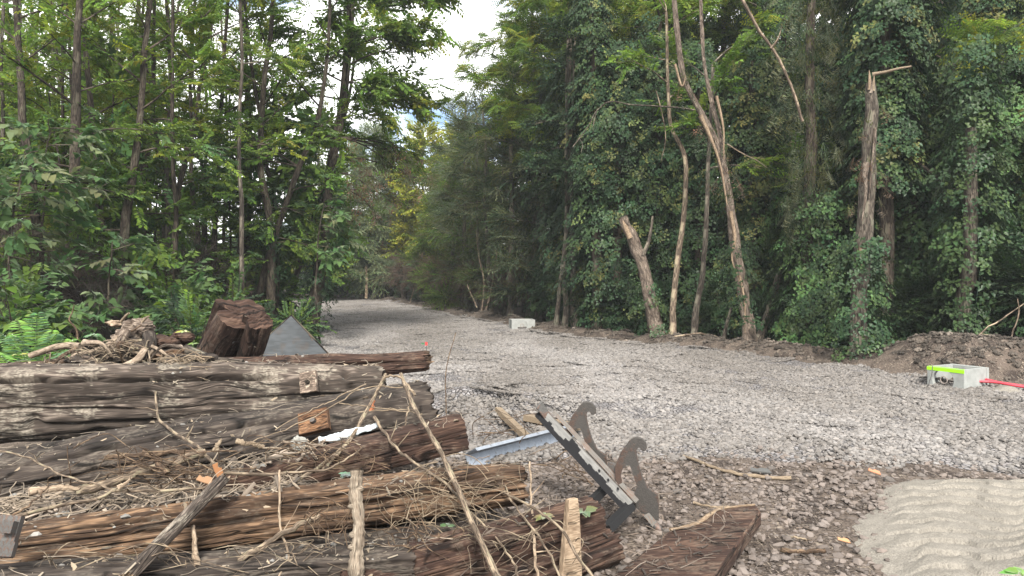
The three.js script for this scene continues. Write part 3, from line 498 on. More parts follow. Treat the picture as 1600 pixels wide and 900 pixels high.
// saplings and bushes under them: each kind built once, then copied
const sapA = growTree('sapling', V(-9.4, H(-9.4, -17) - 0.05, -17), [V(0, 0, 0), V(0.1, 2, 0.05), V(0.25, 4.2, 0.1), V(0.3, 7, 0.1)], { seed: 31, r0: 0.045, mat: M.darkBark, seg: 6, limbs: [{ n: 15, h0: 0.9, h1: 6.8, l0: 0.9, l1: 0.8, up0: 0.15, up1: 0.7, kind: 'large', leaves: 6, hue: ['green', 'bluegreen', 'green'] }] }, 'thin leafy sapling among the trunks of the left wood', 'sapling', 'saplings in the left wood');
const sapB = growTree('sapling', V(-11, H(-11, -18) - 0.05, -18), [V(0, 0, 0), V(-0.15, 1.8, 0.05), V(0.1, 3.8, 0.1), V(0.5, 6, 0.1)], { seed: 32, r0: 0.055, mat: M.darkBark, seg: 6, limbs: [{ n: 15, h0: 1.4, h1: 5.8, l0: 1.2, l1: 1.0, up0: 0.1, up1: 0.7, kind: 'pinnate', leaves: 7, hue: ['green', 'bright', 'yellowgreen'] }] }, 'thin leafy sapling among the trunks of the left wood', 'sapling', 'saplings in the left wood');
const sapC = growTree('sapling', V(-8, H(-8, -21) - 0.05, -21), [V(0, 0, 0), V(0.2, 2, 0.05), V(0.5, 4.5, 0.1), V(1.0, 7, 0.1)], { seed: 33, r0: 0.06, mat: M.bark, seg: 6, limbs: [{ n: 14, h0: 2, h1: 6.8, l0: 1.3, l1: 1.3, up0: 0.2, up1: 0.7, kind: 'broad', leaves: 9, hue: ['green', 'bright'] }] }, 'thin leafy sapling among the trunks of the left wood', 'sapling', 'saplings in the left wood');
const tallA = growTree('broadleaf_tree', V(-17, H(-17, -27) - 0.05, -27), [V(0, 0, 0), V(0.1, 4, 0), V(0.3, 8, 0.1), V(0.2, 13, 0)], { seed: 34, r0: 0.14, mat: M.darkBark, limbs: [{ n: 16, h0: 3, h1: 12.5, l0: 2.2, l1: 1.6, up0: 0.1, up1: 0.8, kind: 'broad', leaves: 8, hue: ['green', 'bright', 'yellowgreen'], s: 1.25 }] }, 'tall thin tree deep in the left wood', 'tree', 'tall trees deep in the left wood');
const tallB = growTree('broadleaf_tree', V(-14, H(-14, -31) - 0.05, -31), [V(0, 0, 0), V(-0.2, 4, 0), V(-0.4, 9, 0.1), V(0.2, 14, 0)], { seed: 35, r0: 0.15, mat: M.darkBark, limbs: [{ n: 17, h0: 3.5, h1: 13.5, l0: 2.4, l1: 1.6, up0: 0.1, up1: 0.8, kind: 'pinnate', leaves: 7, hue: ['yellowgreen', 'bright', 'green'], s: 1.45 }] }, 'tall thin tree deep in the left wood', 'tree', 'tall trees deep in the left wood');
const poleTree = growTree('pole_tree', V(-9.5, H(-9.5, -19) - 0.05, -19), [V(0, 0, 0), V(0.1, 3, 0.05), V(0.0, 6, 0.1), V(0.25, 11, 0.1)], { seed: 36, r0: 0.07, r1: 0.03, mat: M.bark, seg: 7, limbs: [{ n: 9, h0: 4, h1: 10.5, l0: 1.1, l1: 0.8, up0: 0.3, up1: 0.8, kind: 'pinnate', leaves: 5, hue: ['yellowgreen', 'bright', 'green'] }] }, 'slim straight bare-stemmed tree among the trunks of the left wood', 'tree', 'slim straight trees in the left wood');
const poleB = growTree('pole_tree', V(-13, H(-13, -22) - 0.05, -22), [V(0, 0, 0), V(-0.1, 3, 0.05), V(0.3, 6, 0.1), V(0.9, 11, 0.1)], { seed: 37, r0: 0.085, r1: 0.03, mat: M.darkBark, seg: 7, limbs: [{ n: 10, h0: 3.5, h1: 10.5, l0: 1.2, l1: 0.8, up0: 0.3, up1: 0.8, kind: 'broad', leaves: 5, hue: ['yellowgreen', 'bright', 'green'] }] }, 'slim dark leaning-topped tree among the trunks of the left wood', 'tree', 'slim straight trees in the left wood');
{
  const r = rng(43);
  for (let i = 0; i < 34; i++) { const d = 15 + 13 * r(), x = lerp(-0.74, -0.3, (i + r()) / 34) * d; if (trackIn(x, -d) > -0.5) continue; copyOf(i % 2 ? poleTree : poleB, x, -d, r() * 6.3, 0.75 + 0.5 * r(), null, 0.9 + 0.2 * r()); }
}
{
  const r = rng(41), saps = [sapA, sapB, sapC];
  for (let i = 0; i < 24; i++) { const d = 16.5 + 12 * r(), x = lerp(-0.82, -0.31, r()) * d; if (trackIn(x, -d) > -0.6) continue; copyOf(saps[i % 3], x, -d, r() * 6.3, 0.75 + 0.5 * r()); }
  for (let i = 0; i < 9; i++) { const d = 24 + 20 * r(), x = lerp(-0.86, -0.4, r()) * d; if (trackIn(x, -d) > -1) continue; copyOf(i % 2 ? tallA : tallB, x, -d, r() * 6.3, 0.85 + 0.4 * r()); }
}
const lowBush = bush('understory_bush', V(-8.6, 0, -12.6), { seed: 51, rx: 1.0, rz: 0.9, h: 1.5, n: 170, s: 0.9, kind: 'broad', hue: ['bluegreen', 'green', 'deep'], lift: 0.5 }, 'leafy green bush at the foot of the left wood', 'bush', 'bushes at the foot of the left wood');
const bigLeafBush = bush('understory_bush', V(-7.0, 0, -10.6), { seed: 52, rx: 0.95, rz: 0.8, h: 1.9, n: 105, s: 0.68, kind: 'large', hue: ['bluegreen', 'green'], lift: 0.5, hang: -0.1 }, 'bush with big soft leaves at the foot of the left wood', 'bush', 'big-leaved bushes at the foot of the left wood');
const tangle = bush('dry_thicket', V(-8.2, 0, -13.2), { seed: 53, rx: 1.3, rz: 0.8, h: 2.3, n: 130, kind: 'bare', hue: 'twiggy', lift: 0.45, hang: -0.5, s: 1.25, stems: 12 }, 'dry brown thicket of leafless twigs between the trunks at the left', 'thicket', 'dry thickets in the left wood');
{
  const r = rng(57);
  for (const [px, d, s] of [[20, 12.6, 0.9], [250, 14, 1], [300, 12.5, 0.8], [345, 16, 1.1], [465, 17, 0.75], [165, 15.5, 1.0], [400, 20, 1.2], [210, 19, 1.5], [60, 18, 1.2], [320, 22, 1.4], [130, 24, 1.5], [375, 26, 1.5]]) copyOf(lowBush, (px - 800) / F * d, -d, r() * 6.3, s * (0.9 + 0.2 * r()));
  for (const [px, d, s] of [[285, 13.2, 0.9], [30, 10.8, 0.85], [265, 15, 1.2], [90, 14.5, 1.1], [430, 21, 1.1], [350, 15.5, 0.7]]) copyOf(bigLeafBush, (px - 800) / F * d, -d, r() * 6.3, s);
  for (const [px, d, s] of [[20, 13.4, 1.1], [135, 13.5, 1], [180, 15, 1.1], [225, 15.6, 1], [10, 16, 1.4], [290, 17, 1.2], [90, 18, 1.5], [350, 18, 1]]) copyOf(tangle, (px - 800) / F * d, -d, r() * 6.3, s);
}
// boughs of big leaves that reach in front of the trunks
{
  const mk = (px, py, d, az, n, seed, label) => { const p = at(px, py, d), b = V(p.x, H(p.x, p.z) - 0.05, p.z); return growTree('sapling', b, [V(0, 0, 0), V(-0.1, (p.y - b.y) * 0.5, 0), V(0, p.y - b.y, 0), V(0.15, p.y - b.y + 0.7, 0.1)], { seed, r0: 0.03, mat: M.darkBark, seg: 6, limbs: [{ n, h0: p.y - b.y - 0.9, h1: p.y - b.y + 0.6, l0: 0.8, l1: 0.6, az, up0: 0.1, up1: 0.3, kind: 'large', s: 0.75, leaves: 8, hue: ['bluegreen', 'greyleaf', 'bluegreen'] }] }, label, 'sapling'); };
  mk(500, 350, 17.5, [-1.5, 1.5], 11, 61, 'sapling with big pale leaves in front of the corner tree');
  mk(25, 320, 12.2, null, 12, 62, 'sapling with big pale leaves at the left edge, above the fern');
  mk(170, 440, 13, null, 8, 63, 'low sapling with big leaves behind the left end of the root heap');
  mk(70, 250, 13, null, 10, 64, 'tall sapling with big pale leaves in front of the two leftmost trunks');
}

// ---------- the dark wood on the right ----------
const right = (px, d, o, label, name = 'ivy_clad_tree') => { const [b, pts] = pxPath(px, d, 0.02); return growTree(name, b, pts, o, label); };
// torn trunk in two stems
{
  const t = right([[1172, 549], [1166, 490], [1152, 400], [1142, 340], [1131, 270], [1119, 225], [1096, 180], [1071, 130], [1062, 90], [1055, 30], [1048, -110]], 16, { seed: 71, r0: 0.125, r1: 0.035, mat: M.torn, lump: 0.45, seg: 12, sleeve: [{ n: 60, h0: 3.2, h1: 6.4, rad: 0.2, kind: 'withered', hue: ['olive', 'dead', 'laurel'], s: 0.7 }, { n: 45, h0: 0.6, h1: 2.4, rad: 0.25, kind: 'ivy', hue: 'ivy', s: 0.7 }] }, 'tall pale trunk stripped of bark and torn, split in two stems', 'broken_tree');
  const o = t.position, rel = (x, y, d) => at(x, y, d).sub(o);
  new MB().tube(curve([rel(1132, 270, 16.1), rel(1125, 215, 16.1), rel(1110, 150, 16.1), rel(1100, 95, 16.1), rel(1095, 0, 16.1), rel(1092, -120, 16.1)], 16), taper(17, 0.055, 0.028), 9, { lump: 0.4, seed: 5 }).build('second_stem', M.torn, t);
  const strip = (pts, r0) => new MB().tube(curve(pts.map((p) => rel(...p)), 10), taper(11, r0, r0 * 0.3), 5, { lump: 0.3, seed: 7 }).build('torn_strip', M.freshWood, t);
  strip([[1095, 180, 15.8], [1110, 215, 15.78], [1126, 260, 15.8], [1136, 320, 15.8]], 0.05); strip([[1120, 150, 15.9], [1130, 200, 15.9], [1131, 250, 15.85]], 0.035); strip([[1142, 330, 15.82], [1148, 375, 15.8], [1143, 400, 15.8], [1155, 440, 15.8]], 0.045);
  strip([[1055, 100, 15.8], [1066, 135, 15.8], [1072, 118, 15.75]], 0.03); strip([[1156, 430, 15.82], [1163, 470, 15.8], [1164, 520, 15.8]], 0.03);
  new MB().tube(curve([[1136, 225], [1160, 240], [1185, 252], [1198, 262]].map((p) => rel(...p, 15.8)), 8), taper(9, 0.018, 0.006), 5).build('bare_twig', M.twig, t);
}
// snapped trunk with a pale splinter
{
  const t = right([[1342, 574], [1345, 470], [1350, 350], [1355, 240], [1361, 165], [1361, 130]], 13.2, { seed: 72, r0: 0.17, r1: 0.09, mat: M.bark, lump: 0.2, seg: 11, sleeve: [
    { n: 130, h0: 0.1, h1: 2.2, rad: 0.36, kind: 'ivy', hue: ['ivy', 'laurel', 'deep'], mat: WAXY, s: 0.85, prof: (f) => 0.35 + 0.8 * Math.sin(Math.PI * clamp(f)) }, { n: 40, h0: 2.4, h1: 4.9, rad: 0.16, kind: 'withered', hue: ['dead', 'olive'], s: 0.6 }] }, 'broken tree with a snapped pale top and ivy round its foot', 'broken_tree');
  const o = t.position, rel = (x, y, d) => at(x, y, d).sub(o), w = (name, pts, r0, r1, mat) => new MB().tube(curve(pts.map((p) => rel(...p)), 9), taper(10, r0, r1), 7, { lump: 0.2, seed: 9 }).build(name, mat, t);
  w('splintered_tip', [[1360, 140, 13.2], [1359, 125, 13.18], [1358, 110, 13.18]], 0.045, 0.006, M.freshWood); w('splintered_tip', [[1364, 142, 13.15], [1365, 128, 13.13], [1366, 117, 13.12]], 0.035, 0.005, M.straw); w('splintered_tip', [[1361, 145, 13.08], [1362, 135, 13.06], [1361, 124, 13.05]], 0.03, 0.004, M.torn); w('broken_bough', [[1363, 116, 13.2], [1385, 112, 13.1], [1405, 107, 13.05], [1424, 104, 13]], 0.035, 0.018, M.straw);
  w('torn_strip', [[1354, 255, 13.05], [1351, 280, 13.03], [1353, 300, 13.04], [1347, 345, 13.05]], 0.06, 0.015, M.torn); w('torn_strip', [[1346, 385, 13.05], [1344, 415, 13.03], [1343, 425, 13.03]], 0.05, 0.02, M.freshWood);
  w('torn_strip', [[1368, 200, 13.1], [1362, 260, 13.06], [1358, 310, 13.05]], 0.025, 0.008, M.torn);
}
// short snapped trunk
{
  const t = right([[1030, 537], [1019, 480], [1004, 420], [988, 372], [974, 338]], 18, { seed: 73, r0: 0.19, r1: 0.12, mat: M.torn, lump: 0.18, seg: 11, sleeve: [{ n: 45, h0: 0.3, h1: 1.5, rad: 0.3, kind: 'ivy', hue: ['ivy', 'laurel'], mat: WAXY, s: 0.8 }] }, 'short snapped trunk leaning left with a pale splintered top', 'broken_tree');
  const o = t.position; new MB().tube([at(985, 372, 17.85).sub(o), at(978, 355, 17.85).sub(o), at(973, 345, 17.85).sub(o)], [0.07, 0.065, 0.015], 7, { lump: 0.3 }).build('splintered_tip', M.freshWood, t);
  new MB().tube(curve([at(1004, 400, 18).sub(o), at(1014, 375, 18.1).sub(o), at(1020, 338, 18.2).sub(o)], 6), taper(7, 0.06, 0.03), 6).build('side_limb', M.bark, t);
}
const bareTop = (seed, h0, h1) => ({ n: 6, h0, h1, l0: 1.2, l1: 1.5, up0: 0.4, up1: 0.8, kind: 'broad', leaves: 6, hue: ['green', 'bright'] });
right([[1050, 538], [1056, 450], [1062, 380], [1072, 290], [1069, 240], [1050, 200], [1046, 150], [1040, 20]], 17.6, { seed: 74, r0: 0.085, r1: 0.035, mat: M.paleBark, limbs: [bareTop(1, 5.6, 8)] }, 'thin bare trunk beside the short snapped trunk', 'slender_tree');
right([[1083, 537], [1086, 490], [1098, 430], [1102, 330], [1106, 250], [1112, 100]], 17.7, { seed: 75, r0: 0.09, r1: 0.04, mat: M.bark, limbs: [bareTop(2, 4, 7)] }, 'thin brown trunk that bends right, next to the thin bare one', 'slender_tree');
right([[1180, 545], [1212, 450], [1240, 390], [1275, 318], [1300, 260]], 17, { seed: 76, r0: 0.1, r1: 0.06, mat: M.bark, limbs: [bareTop(3, 3, 5)] }, 'grey trunk slanting right between the torn trunk and the snapped one', 'slender_tree');
right([[1506, 566], [1505, 480], [1510, 420], [1515, 340], [1520, 200]], 13.6, { seed: 77, r0: 0.14, r1: 0.1, mat: M.bark, lump: 0.18, sleeve: [{ n: 260, h0: 0.1, h1: 6, rad: 0.35, kind: 'ivy', hue: ['ivy', 'laurel'], mat: WAXY }] }, 'ivy-hung trunk standing behind the earth mound', 'ivy_clad_tree');
for (const [px, d, r0, seed, lean, hint] of [[868, 21.5, 0.07, 81, 18, 'leftmost'], [883, 21.4, 0.09, 82, 2, 'second'], [897, 21.6, 0.12, 83, -4, 'third and thickest'], [912, 22, 0.06, 84, 6, 'rightmost']])
  right([[px, 430 + 1907 / d], [px + lean * 0.5, 430], [px + lean, 330], [px + lean * 1.4, 200], [px + lean * 1.6, 60]], d, { seed, r0, r1: r0 * 0.4, mat: M.bark, limbs: [{ n: 9, h0: 4.2, h1: 9, l0: 1.1, l1: 1.0, up0: 0, up1: 0.5, kind: 'ivy', leaves: 7, hue: ['laurel', 'ivy', 'deep'], mat: WAXY }] }, hint + ' of four thin trunks at the track edge, right of the white block', 'slender_tree');
for (const [px, d, r0, seed, lean, label] of [[797, 27, 0.14, 85, 2, 'ivy-dark trunk right behind the white concrete block'], [768, 29.5, 0.09, 86, -10, 'pair stem standing to the left of the white block'], [752, 30.5, 0.06, 87, -6, 'thin pale stem at the track edge, farther left of the white block'], [722, 33.5, 0.11, 88, 4, 'dark trunk where the far right rim of the track bends']])
  right([[px, 430 + 1907 / d], [px + lean * 0.4, 420], [px + lean, 330], [px + lean, 230], [px + lean * 1.5, 150]], d, { seed, r0, r1: r0 * 0.4, mat: M.bark, limbs: [{ n: 13, h0: 3.6, h1: 8.5, l0: 1.5, l1: 1.2, up0: 0, up1: 0.6, kind: 'fine', leaves: 9, hue: ['olive', 'laurel', 'greyleaf'], s: 1.3 }] }, label, 'slender_tree');

// ivy-hung trees that make the dark wall
function ivyTree(px, d, o, label) {
  const b = at(px, 430, d); b.y = H(b.x, b.z) - 0.06; const h = o.h;
  return growTree('ivy_clad_tree', b, [V(0, 0, 0), V((o.lean ?? 0) * 0.3, h * 0.35, 0), V((o.lean ?? 0) * 0.6, h * 0.7, 0), V(o.lean ?? 0, h, 0)], {
    seed: o.seed, r0: o.r0 ?? 0.17, r1: 0.06, mat: M.darkBark,
    sleeve: [{ n: Math.round(o.n * 1.45), h0: o.h0 ?? 0.3, h1: o.h1 ?? h, rad: o.rad, kind: o.kind ?? 'ivy', hue: o.hue ?? ['ivy', 'ivy', 'deep', 'laurel', 'ivy', 'laurel', 'deep', 'olive'], mat: o.mat ?? WAXY, s: (o.s ?? 1.15) * 0.8, seed: o.seed, prof: o.prof ?? ((f) => 0.45 + 0.75 * Math.sin(Math.PI * (0.12 + 0.8 * f))) }],
    limbs: o.limbs,
  }, label);
}
const crownTop = (h0, h1, n, hue = ['bright', 'yellowgreen', 'green']) => ({ n, h0, h1, l0: 1.9, l1: 1.8, up0: 0.3, up1: 0.9, kind: 'pinnate', leaves: 7, hue, s: 1.2 });
ivyTree(905, 22.8, { seed: 91, h: 8.4, n: 850, rad: 1.05, r0: 0.2 }, 'dark ivy-covered tree rounded at the top, left in the right-hand wall of trees');
ivyTree(965, 20.5, { seed: 92, h: 8.2, n: 900, rad: 1.2 }, 'dense dark ivy tree behind the short snapped trunk');
ivyTree(1030, 20.8, { seed: 93, h: 9, n: 900, rad: 1.15, limbs: [crownTop(8, 12, 5)] }, 'dense dark ivy tree behind the thin bare trunk');
ivyTree(1095, 20, { seed: 94, h: 8, n: 700, rad: 1.0, hue: ['ivy', 'deep', 'laurel'] }, 'dark ivy tree seen behind the two torn stems');
ivyTree(1175, 19, { seed: 95, h: 7.2, n: 700, rad: 1.1, hue: ['laurel', 'ivy', 'olive'] }, 'ivy tree right behind the torn pale trunk');
ivyTree(1262, 15.8, { seed: 96, h: 10, n: 520, rad: 0.55, h0: 2.6, kind: 'withered', hue: ['olive', 'greyleaf', 'olive', 'laurel'], mat: LEAF, s: 1.1, lean: 0.1 }, 'tree wrapped in pale withered climber, left of the snapped tree');
ivyTree(1275, 16.2, { seed: 97, h: 3.6, n: 520, rad: 0.95, h0: 0.2, hue: ['ivy', 'bluegreen', 'laurel'] }, 'short ivy-smothered stump tree left of the snapped tree foot');
ivyTree(1385, 15, { seed: 98, h: 11, n: 1000, rad: 0.72, h0: 3.6, s: 1.2 }, 'tall column of dark big-leaved ivy above the snapped tree');
ivyTree(1425, 16, { seed: 99, h: 6, n: 800, rad: 1.15, hue: ['ivy', 'laurel'] }, 'dark ivy tree just right of the snapped tree');
ivyTree(1490, 16.5, { seed: 100, h: 6.4, n: 620, rad: 1.2, limbs: [crownTop(5.5, 9, 6)] }, 'ivy tree with a light crown behind the concrete basin');
ivyTree(1560, 15, { seed: 101, h: 6.2, n: 700, rad: 1.15, hue: ['ivy', 'laurel', 'bluegreen'] }, 'big ivy tree behind the right end of the earth mound');
ivyTree(1640, 14.5, { seed: 102, h: 7, n: 650, rad: 1.2 }, 'ivy tree cut by the right edge of the picture');
ivyTree(1345, 17.5, { seed: 103, h: 8, n: 750, rad: 1.1 }, 'dark ivy tree hidden behind the snapped tree');
ivyTree(1545, 17.5, { seed: 104, h: 11, n: 600, rad: 0.6, h0: 4, s: 1.2 }, 'thin high ivy column near the upper right corner');
ivyTree(935, 20, { seed: 105, h: 9.4, n: 420, rad: 0.42, h0: 3, lean: -0.2 }, 'slim blackish ivy spire left of the bare horizontal bough');
// bare boughs that hang across the dark wall
function bough(label, pts, r0, r1, mat, forks = [], name = 'bare_bough') {
  const W = pts.map((p) => at(...p)), g = group(name, W[0].clone(), label, 'bough'), n = 22, c = curve(W.map((p) => p.sub(g.position)), n); c.forEach((p, i) => { p.y += 0.02 * noise(i * 0.5, pts[0][0], 1); });
  new MB().tube(c, taper(n + 1, r0, r1), 7, { lump: 0.2, seed: pts[0][0] }).build('wood', mat, g); for (const f of forks) new MB().tube(curve(f.map((p) => at(...p).sub(g.position)), 8), taper(9, r1 * 1.1, 0.005), 5).build('side_twig', mat, g);
}
bough('long pale bare bough arching level across the dark ivy trees', [[1088, 172, 17.6], [1040, 166, 17.4], [990, 163, 17.3], [950, 160, 17.2], [935, 170, 17.2], [920, 195, 17.2], [895, 230, 17.2]], 0.02, 0.012, M.bark, [[[933, 172, 17.2], [928, 190, 17.2], [927, 206, 17.2]], [[905, 216, 17.2], [910, 225, 17.2], [908, 238, 17.2]]]);
bough('pale dead bough slanting down from the upper right of the torn trunk', [[1150, -20, 15.2], [1185, 45, 15.2], [1215, 90, 15.2], [1238, 140, 15.2], [1254, 190, 15.2]], 0.035, 0.03, M.paleBark, [[[1205, 75, 15.2], [1215, 62, 15.1], [1222, 40, 15.1]]]);
bough('dark fallen limb slanting down right behind the snapped tree', [[1402, 205, 14.6], [1425, 245, 14.5], [1460, 275, 14.5], [1500, 300, 14.5], [1560, 340, 14.4]], 0.045, 0.03, M.bark, [[[1455, 272, 14.5], [1480, 250, 14.4], [1530, 246, 14.4]], [[1490, 295, 14.5], [1530, 258, 14.3], [1548, 268, 14.3]]]);
bough('thin hanging vine stem left of the torn trunk', [[1025, 140, 17.3], [1035, 180, 17.3], [1040, 215, 17.3], [1033, 252, 17.3]], 0.014, 0.008, M.paleBark);
bough('bare stick leaning over the earth mound at the right edge', [[1490, 560, 12], [1530, 522, 12.2], [1570, 495, 12.4], [1610, 470, 12.6]], 0.016, 0.01, M.paleBark, [[[1530, 522, 12.2], [1560, 525, 12.2], [1600, 530, 12.2]]]);
bough('thin upright dead stem behind the earth mound at the right edge', [[1574, 560, 12.2], [1582, 520, 12.3], [1592, 490, 12.4], [1590, 465, 12.4]], 0.014, 0.008, M.paleBark);
bough('low bare branch lying along the rim behind the thin bare trunk', [[1045, 530, 17.2], [1075, 523, 17.1], [1105, 522, 17.1], [1135, 533, 17.1]], 0.025, 0.015, M.paleBark);
bough('pale crooked stem at the rim left of the torn trunk', [[1128, 540, 16.4], [1136, 505, 16.5], [1143, 480, 16.6]], 0.05, 0.035, M.bark);
bough('pale thin stem curving up at the far rim, left of the white block', [[752, 492, 29], [756, 440, 29], [748, 400, 29], [744, 360, 29]], 0.035, 0.02, M.paleBark); bough('second pale stem at the far rim leaning right', [[757, 492, 28.8], [768, 450, 28.8], [774, 410, 28.8], [778, 380, 28.8]], 0.03, 0.018, M.paleBark); bough('short pale stem leaning left at the far rim', [[745, 480, 29.5], [736, 460, 29.5], [730, 445, 29.5]], 0.03, 0.018, M.paleBark);
bough('whitish dead trunk upright at the far end of the track', [[572, 466, 49], [573, 440, 49], [572, 415, 49]], 0.09, 0.07, M.paleBark2); bough('thin bare rod leaning in the shade right of the far bend', [[640, 476, 41], [652, 430, 41], [662, 390, 41]], 0.03, 0.02, M.paleBark);
// second row, copied
const ivyA = ivyTree(1225, 20, { seed: 111, h: 9.5, n: 800, rad: 1.3 }, 'dark ivy-hung tree standing back in the shade of the right wood'), ivyB = ivyTree(1130, 23.5, { seed: 112, h: 10.5, n: 850, rad: 1.4, hue: ['laurel', 'deep', 'ivy'] }, 'dark ivy-hung tree standing back in the shade of the right wood');
for (const t of [ivyA, ivyB]) t.userData.group = 'ivy trees in the second row of the right wood';
{
  const r = rng(115);
  for (const [px, d, s] of [[880, 26, 0.85], [945, 25, 0.9], [1010, 25.5, 1], [1065, 24.5, 0.95], [1190, 24, 0.85], [1290, 22, 0.9], [1350, 22.5, 1.05], [1410, 20.5, 1], [1470, 21, 0.7], [1530, 20, 0.65], [1600, 19, 0.65], [1680, 18, 0.7], [1760, 19, 0.8], [1580, 24, 0.8], [1240, 27, 0.95], [1100, 29, 1.1], [980, 31, 1.1]]) copyOf(r() < 0.5 ? ivyA : ivyB, (px - 800) / F * d, -d, r() * 6.3, s);
}
// laurel and ivy bushes along the rim
const laurel = bush('laurel_bush', V(2.0, 0, -22.2), { seed: 121, rx: 0.95, rz: 0.8, h: 2.0, n: 420, s: 0.8, kind: 'ivy', mat: WAXY, hue: ['laurel', 'deep', 'ivy'], lift: 0.5 }, 'dark glossy bush at the foot of the right wood', 'bush', 'glossy bushes at the foot of the right wood');
laurel.position.y = H(2.0, -22.2) - 0.05;
{
  const r = rng(125);
  for (const [px, d, s] of [[960, 19.9, 0.7], [1000, 21, 0.9], [1130, 18.4, 0.7], [1225, 17.4, 0.7], [1290, 16, 0.75], [1380, 15.2, 0.8], [1425, 15, 0.8], [1545, 14.2, 0.9], [1590, 13.8, 1], [1640, 13, 1], [1395, 17, 1.4], [1300, 18.5, 1.4], [1200, 20, 1.4], [1100, 22, 1.4], [1000, 23.5, 1.4], [920, 24.5, 1.3], [860, 25.5, 1.0], [1480, 18, 1.6], [1570, 17, 1.6]]) copyOf(laurel, (px - 800) / F * d, -d, r() * 6.3, s * (0.9 + 0.2 * r()), null, s * (0.9 + 0.4 * r()));
}
// high light crowns behind the dark wall
const robinia = growTree('robinia_tree', V(3.2, H(3.2, -26.5) - 0.05, -26.5), [V(0, 0, 0), V(0.1, 5, 0), V(-0.2, 9, 0), V(-0.5, 15, 0)], { seed: 131, r0: 0.18, mat: M.bark, limbs: [{ n: 30, h0: 6.5, h1: 14.6, l0: 2.9, l1: 1.8, up0: 0.3, up1: 0.9, kind: 'pinnate', leaves: 7.5, hue: ['bright', 'yellowgreen', 'green'], s: 1.35 }] }, 'tall light-crowned tree rising behind the dark wall of the right wood', 'tree', 'light-crowned trees behind the right wood');
{
  const r = rng(135);
  for (const [px, d, s] of [[836, 27.5, 0.95], [868, 30, 0.95], [890, 25, 0.8], [960, 31, 1.05], [1010, 24, 0.85], [1080, 23, 0.85], [1150, 26, 0.95], [1210, 22, 0.9], [1300, 25, 1], [1420, 23, 0.95], [1480, 20.5, 0.85], [1530, 22, 0.9], [1610, 21, 0.9], [1700, 22, 1], [1360, 30, 1.2], [1500, 28, 1.2]]) copyOf(robinia, (px - 800) / F * d, -d, r() * 6.3, s);
}
// the far bend: fine-leaved trees, a yellowing one and the dark hedge that closes the track
function farTree(px, d, o, label, name = 'fine_leaved_tree') {
  const b = at(px, 430, d); b.y = H(b.x, b.z) - 0.06; const h = o.h;
  return growTree(name, b, [V(0, 0, 0), V(0.1, h * 0.4, 0), V(-0.1, h * 0.8, 0), V(0, h, 0)], { seed: o.seed, r0: o.r0 ?? 0.16, r1: 0.04, mat: o.bark ?? M.bark, limbs: [{ n: o.n ?? 30, h0: o.h0 ?? h * 0.12, h1: h * 0.97, l0: o.l0 ?? 1.9, l1: o.l1 ?? 0.7, up0: o.up ?? 0.2, up1: 0.9, kind: o.kind ?? 'fine', leaves: o.leaves ?? 9, sub: 2, hue: o.hue, s: o.s ?? 1.6, droop: o.droop ?? 0.08 }] }, label);
}
farTree(845, 26.5, { seed: 141, h: 8.2, hue: ['olive', 'laurel', 'greyleaf'], l0: 1.7 }, 'grey-green fine-leaved tree behind the white block');
farTree(790, 31, { seed: 142, h: 8.4, hue: ['olive', 'greyleaf', 'green'], l0: 1.8, n: 38, leaves: 12 }, 'grey-green tree with a rounded top left of the white block');
farTree(735, 35, { seed: 143, h: 9, hue: ['greyleaf', 'olive', 'green'], l0: 1.8, n: 38, leaves: 12 }, 'rounded grey-green tree on the far right rim');
farTree(704, 39, { seed: 144, h: 7.8, hue: ['green', 'bright', 'olive'], l0: 1.9, n: 40, leaves: 13 }, 'round dark green tree at the far bend, right of the yellow one');
farTree(662, 48, { seed: 145, h: 11, h0: 3, hue: ['yellow', 'yellow', 'yellowgreen'], kind: 'broad', s: 2.0, leaves: 11, n: 40 }, 'yellowing tree at the end of the track', 'yellow_tree');
farTree(585, 50, { seed: 146, h: 11.5, hue: [[0.2, 0.29, 0.14], [0.17, 0.23, 0.12], 'greyleaf'], l0: 2.1, n: 70, leaves: 13, s: 2.1, droop: 0.2 }, 'pale grey-green tree with hanging sprays at the end of the track', 'pale_tree');
farTree(625, 55, { seed: 147, h: 10, hue: ['green', 'olive', 'yellowgreen'], l0: 2.4, n: 38, s: 2.1 }, 'green tree between the pale and the yellow one');
farTree(545, 53, { seed: 148, h: 11, hue: ['green', 'bright'], kind: 'broad', l0: 2.4, n: 34, s: 2 }, 'green tree behind the corner tree at the end of the track');
farTree(500, 47, { seed: 149, h: 11, hue: ['green', 'yellowgreen'], kind: 'broad', l0: 2.4, n: 34, s: 2 }, 'green tree farther left behind the corner tree');
farTree(722, 45, { seed: 153, h: 10.2, h0: 3, hue: ['yellowgreen', 'yellow', 'yellowgreen'], kind: 'broad', l0: 2.1, n: 36, leaves: 11, s: 1.9 }, 'sunny yellow-green crown above the far bend, under the gap of sky');
farTree(822, 38, { seed: 150, h: 13, h0: 5, hue: ['yellowgreen', 'yellow', 'bright'], kind: 'pinnate', l0: 2.1, n: 34, s: 1.7 }, 'tall yellow-green crown right of the gap of sky');
const hedge = bush('far_bush', V(-10.2, 0, -53), { seed: 151, rx: 2.0, rz: 1.2, h: 3.6, n: 260, kind: 'ivy', mat: WAXY, s: 2.0, hue: ['deep', 'laurel', 'ivy'], lift: 0.48, sr: 0.05 }, 'dark bush in the hedge that closes the far end of the track', 'bush', 'bushes of the hedge at the far end of the track');
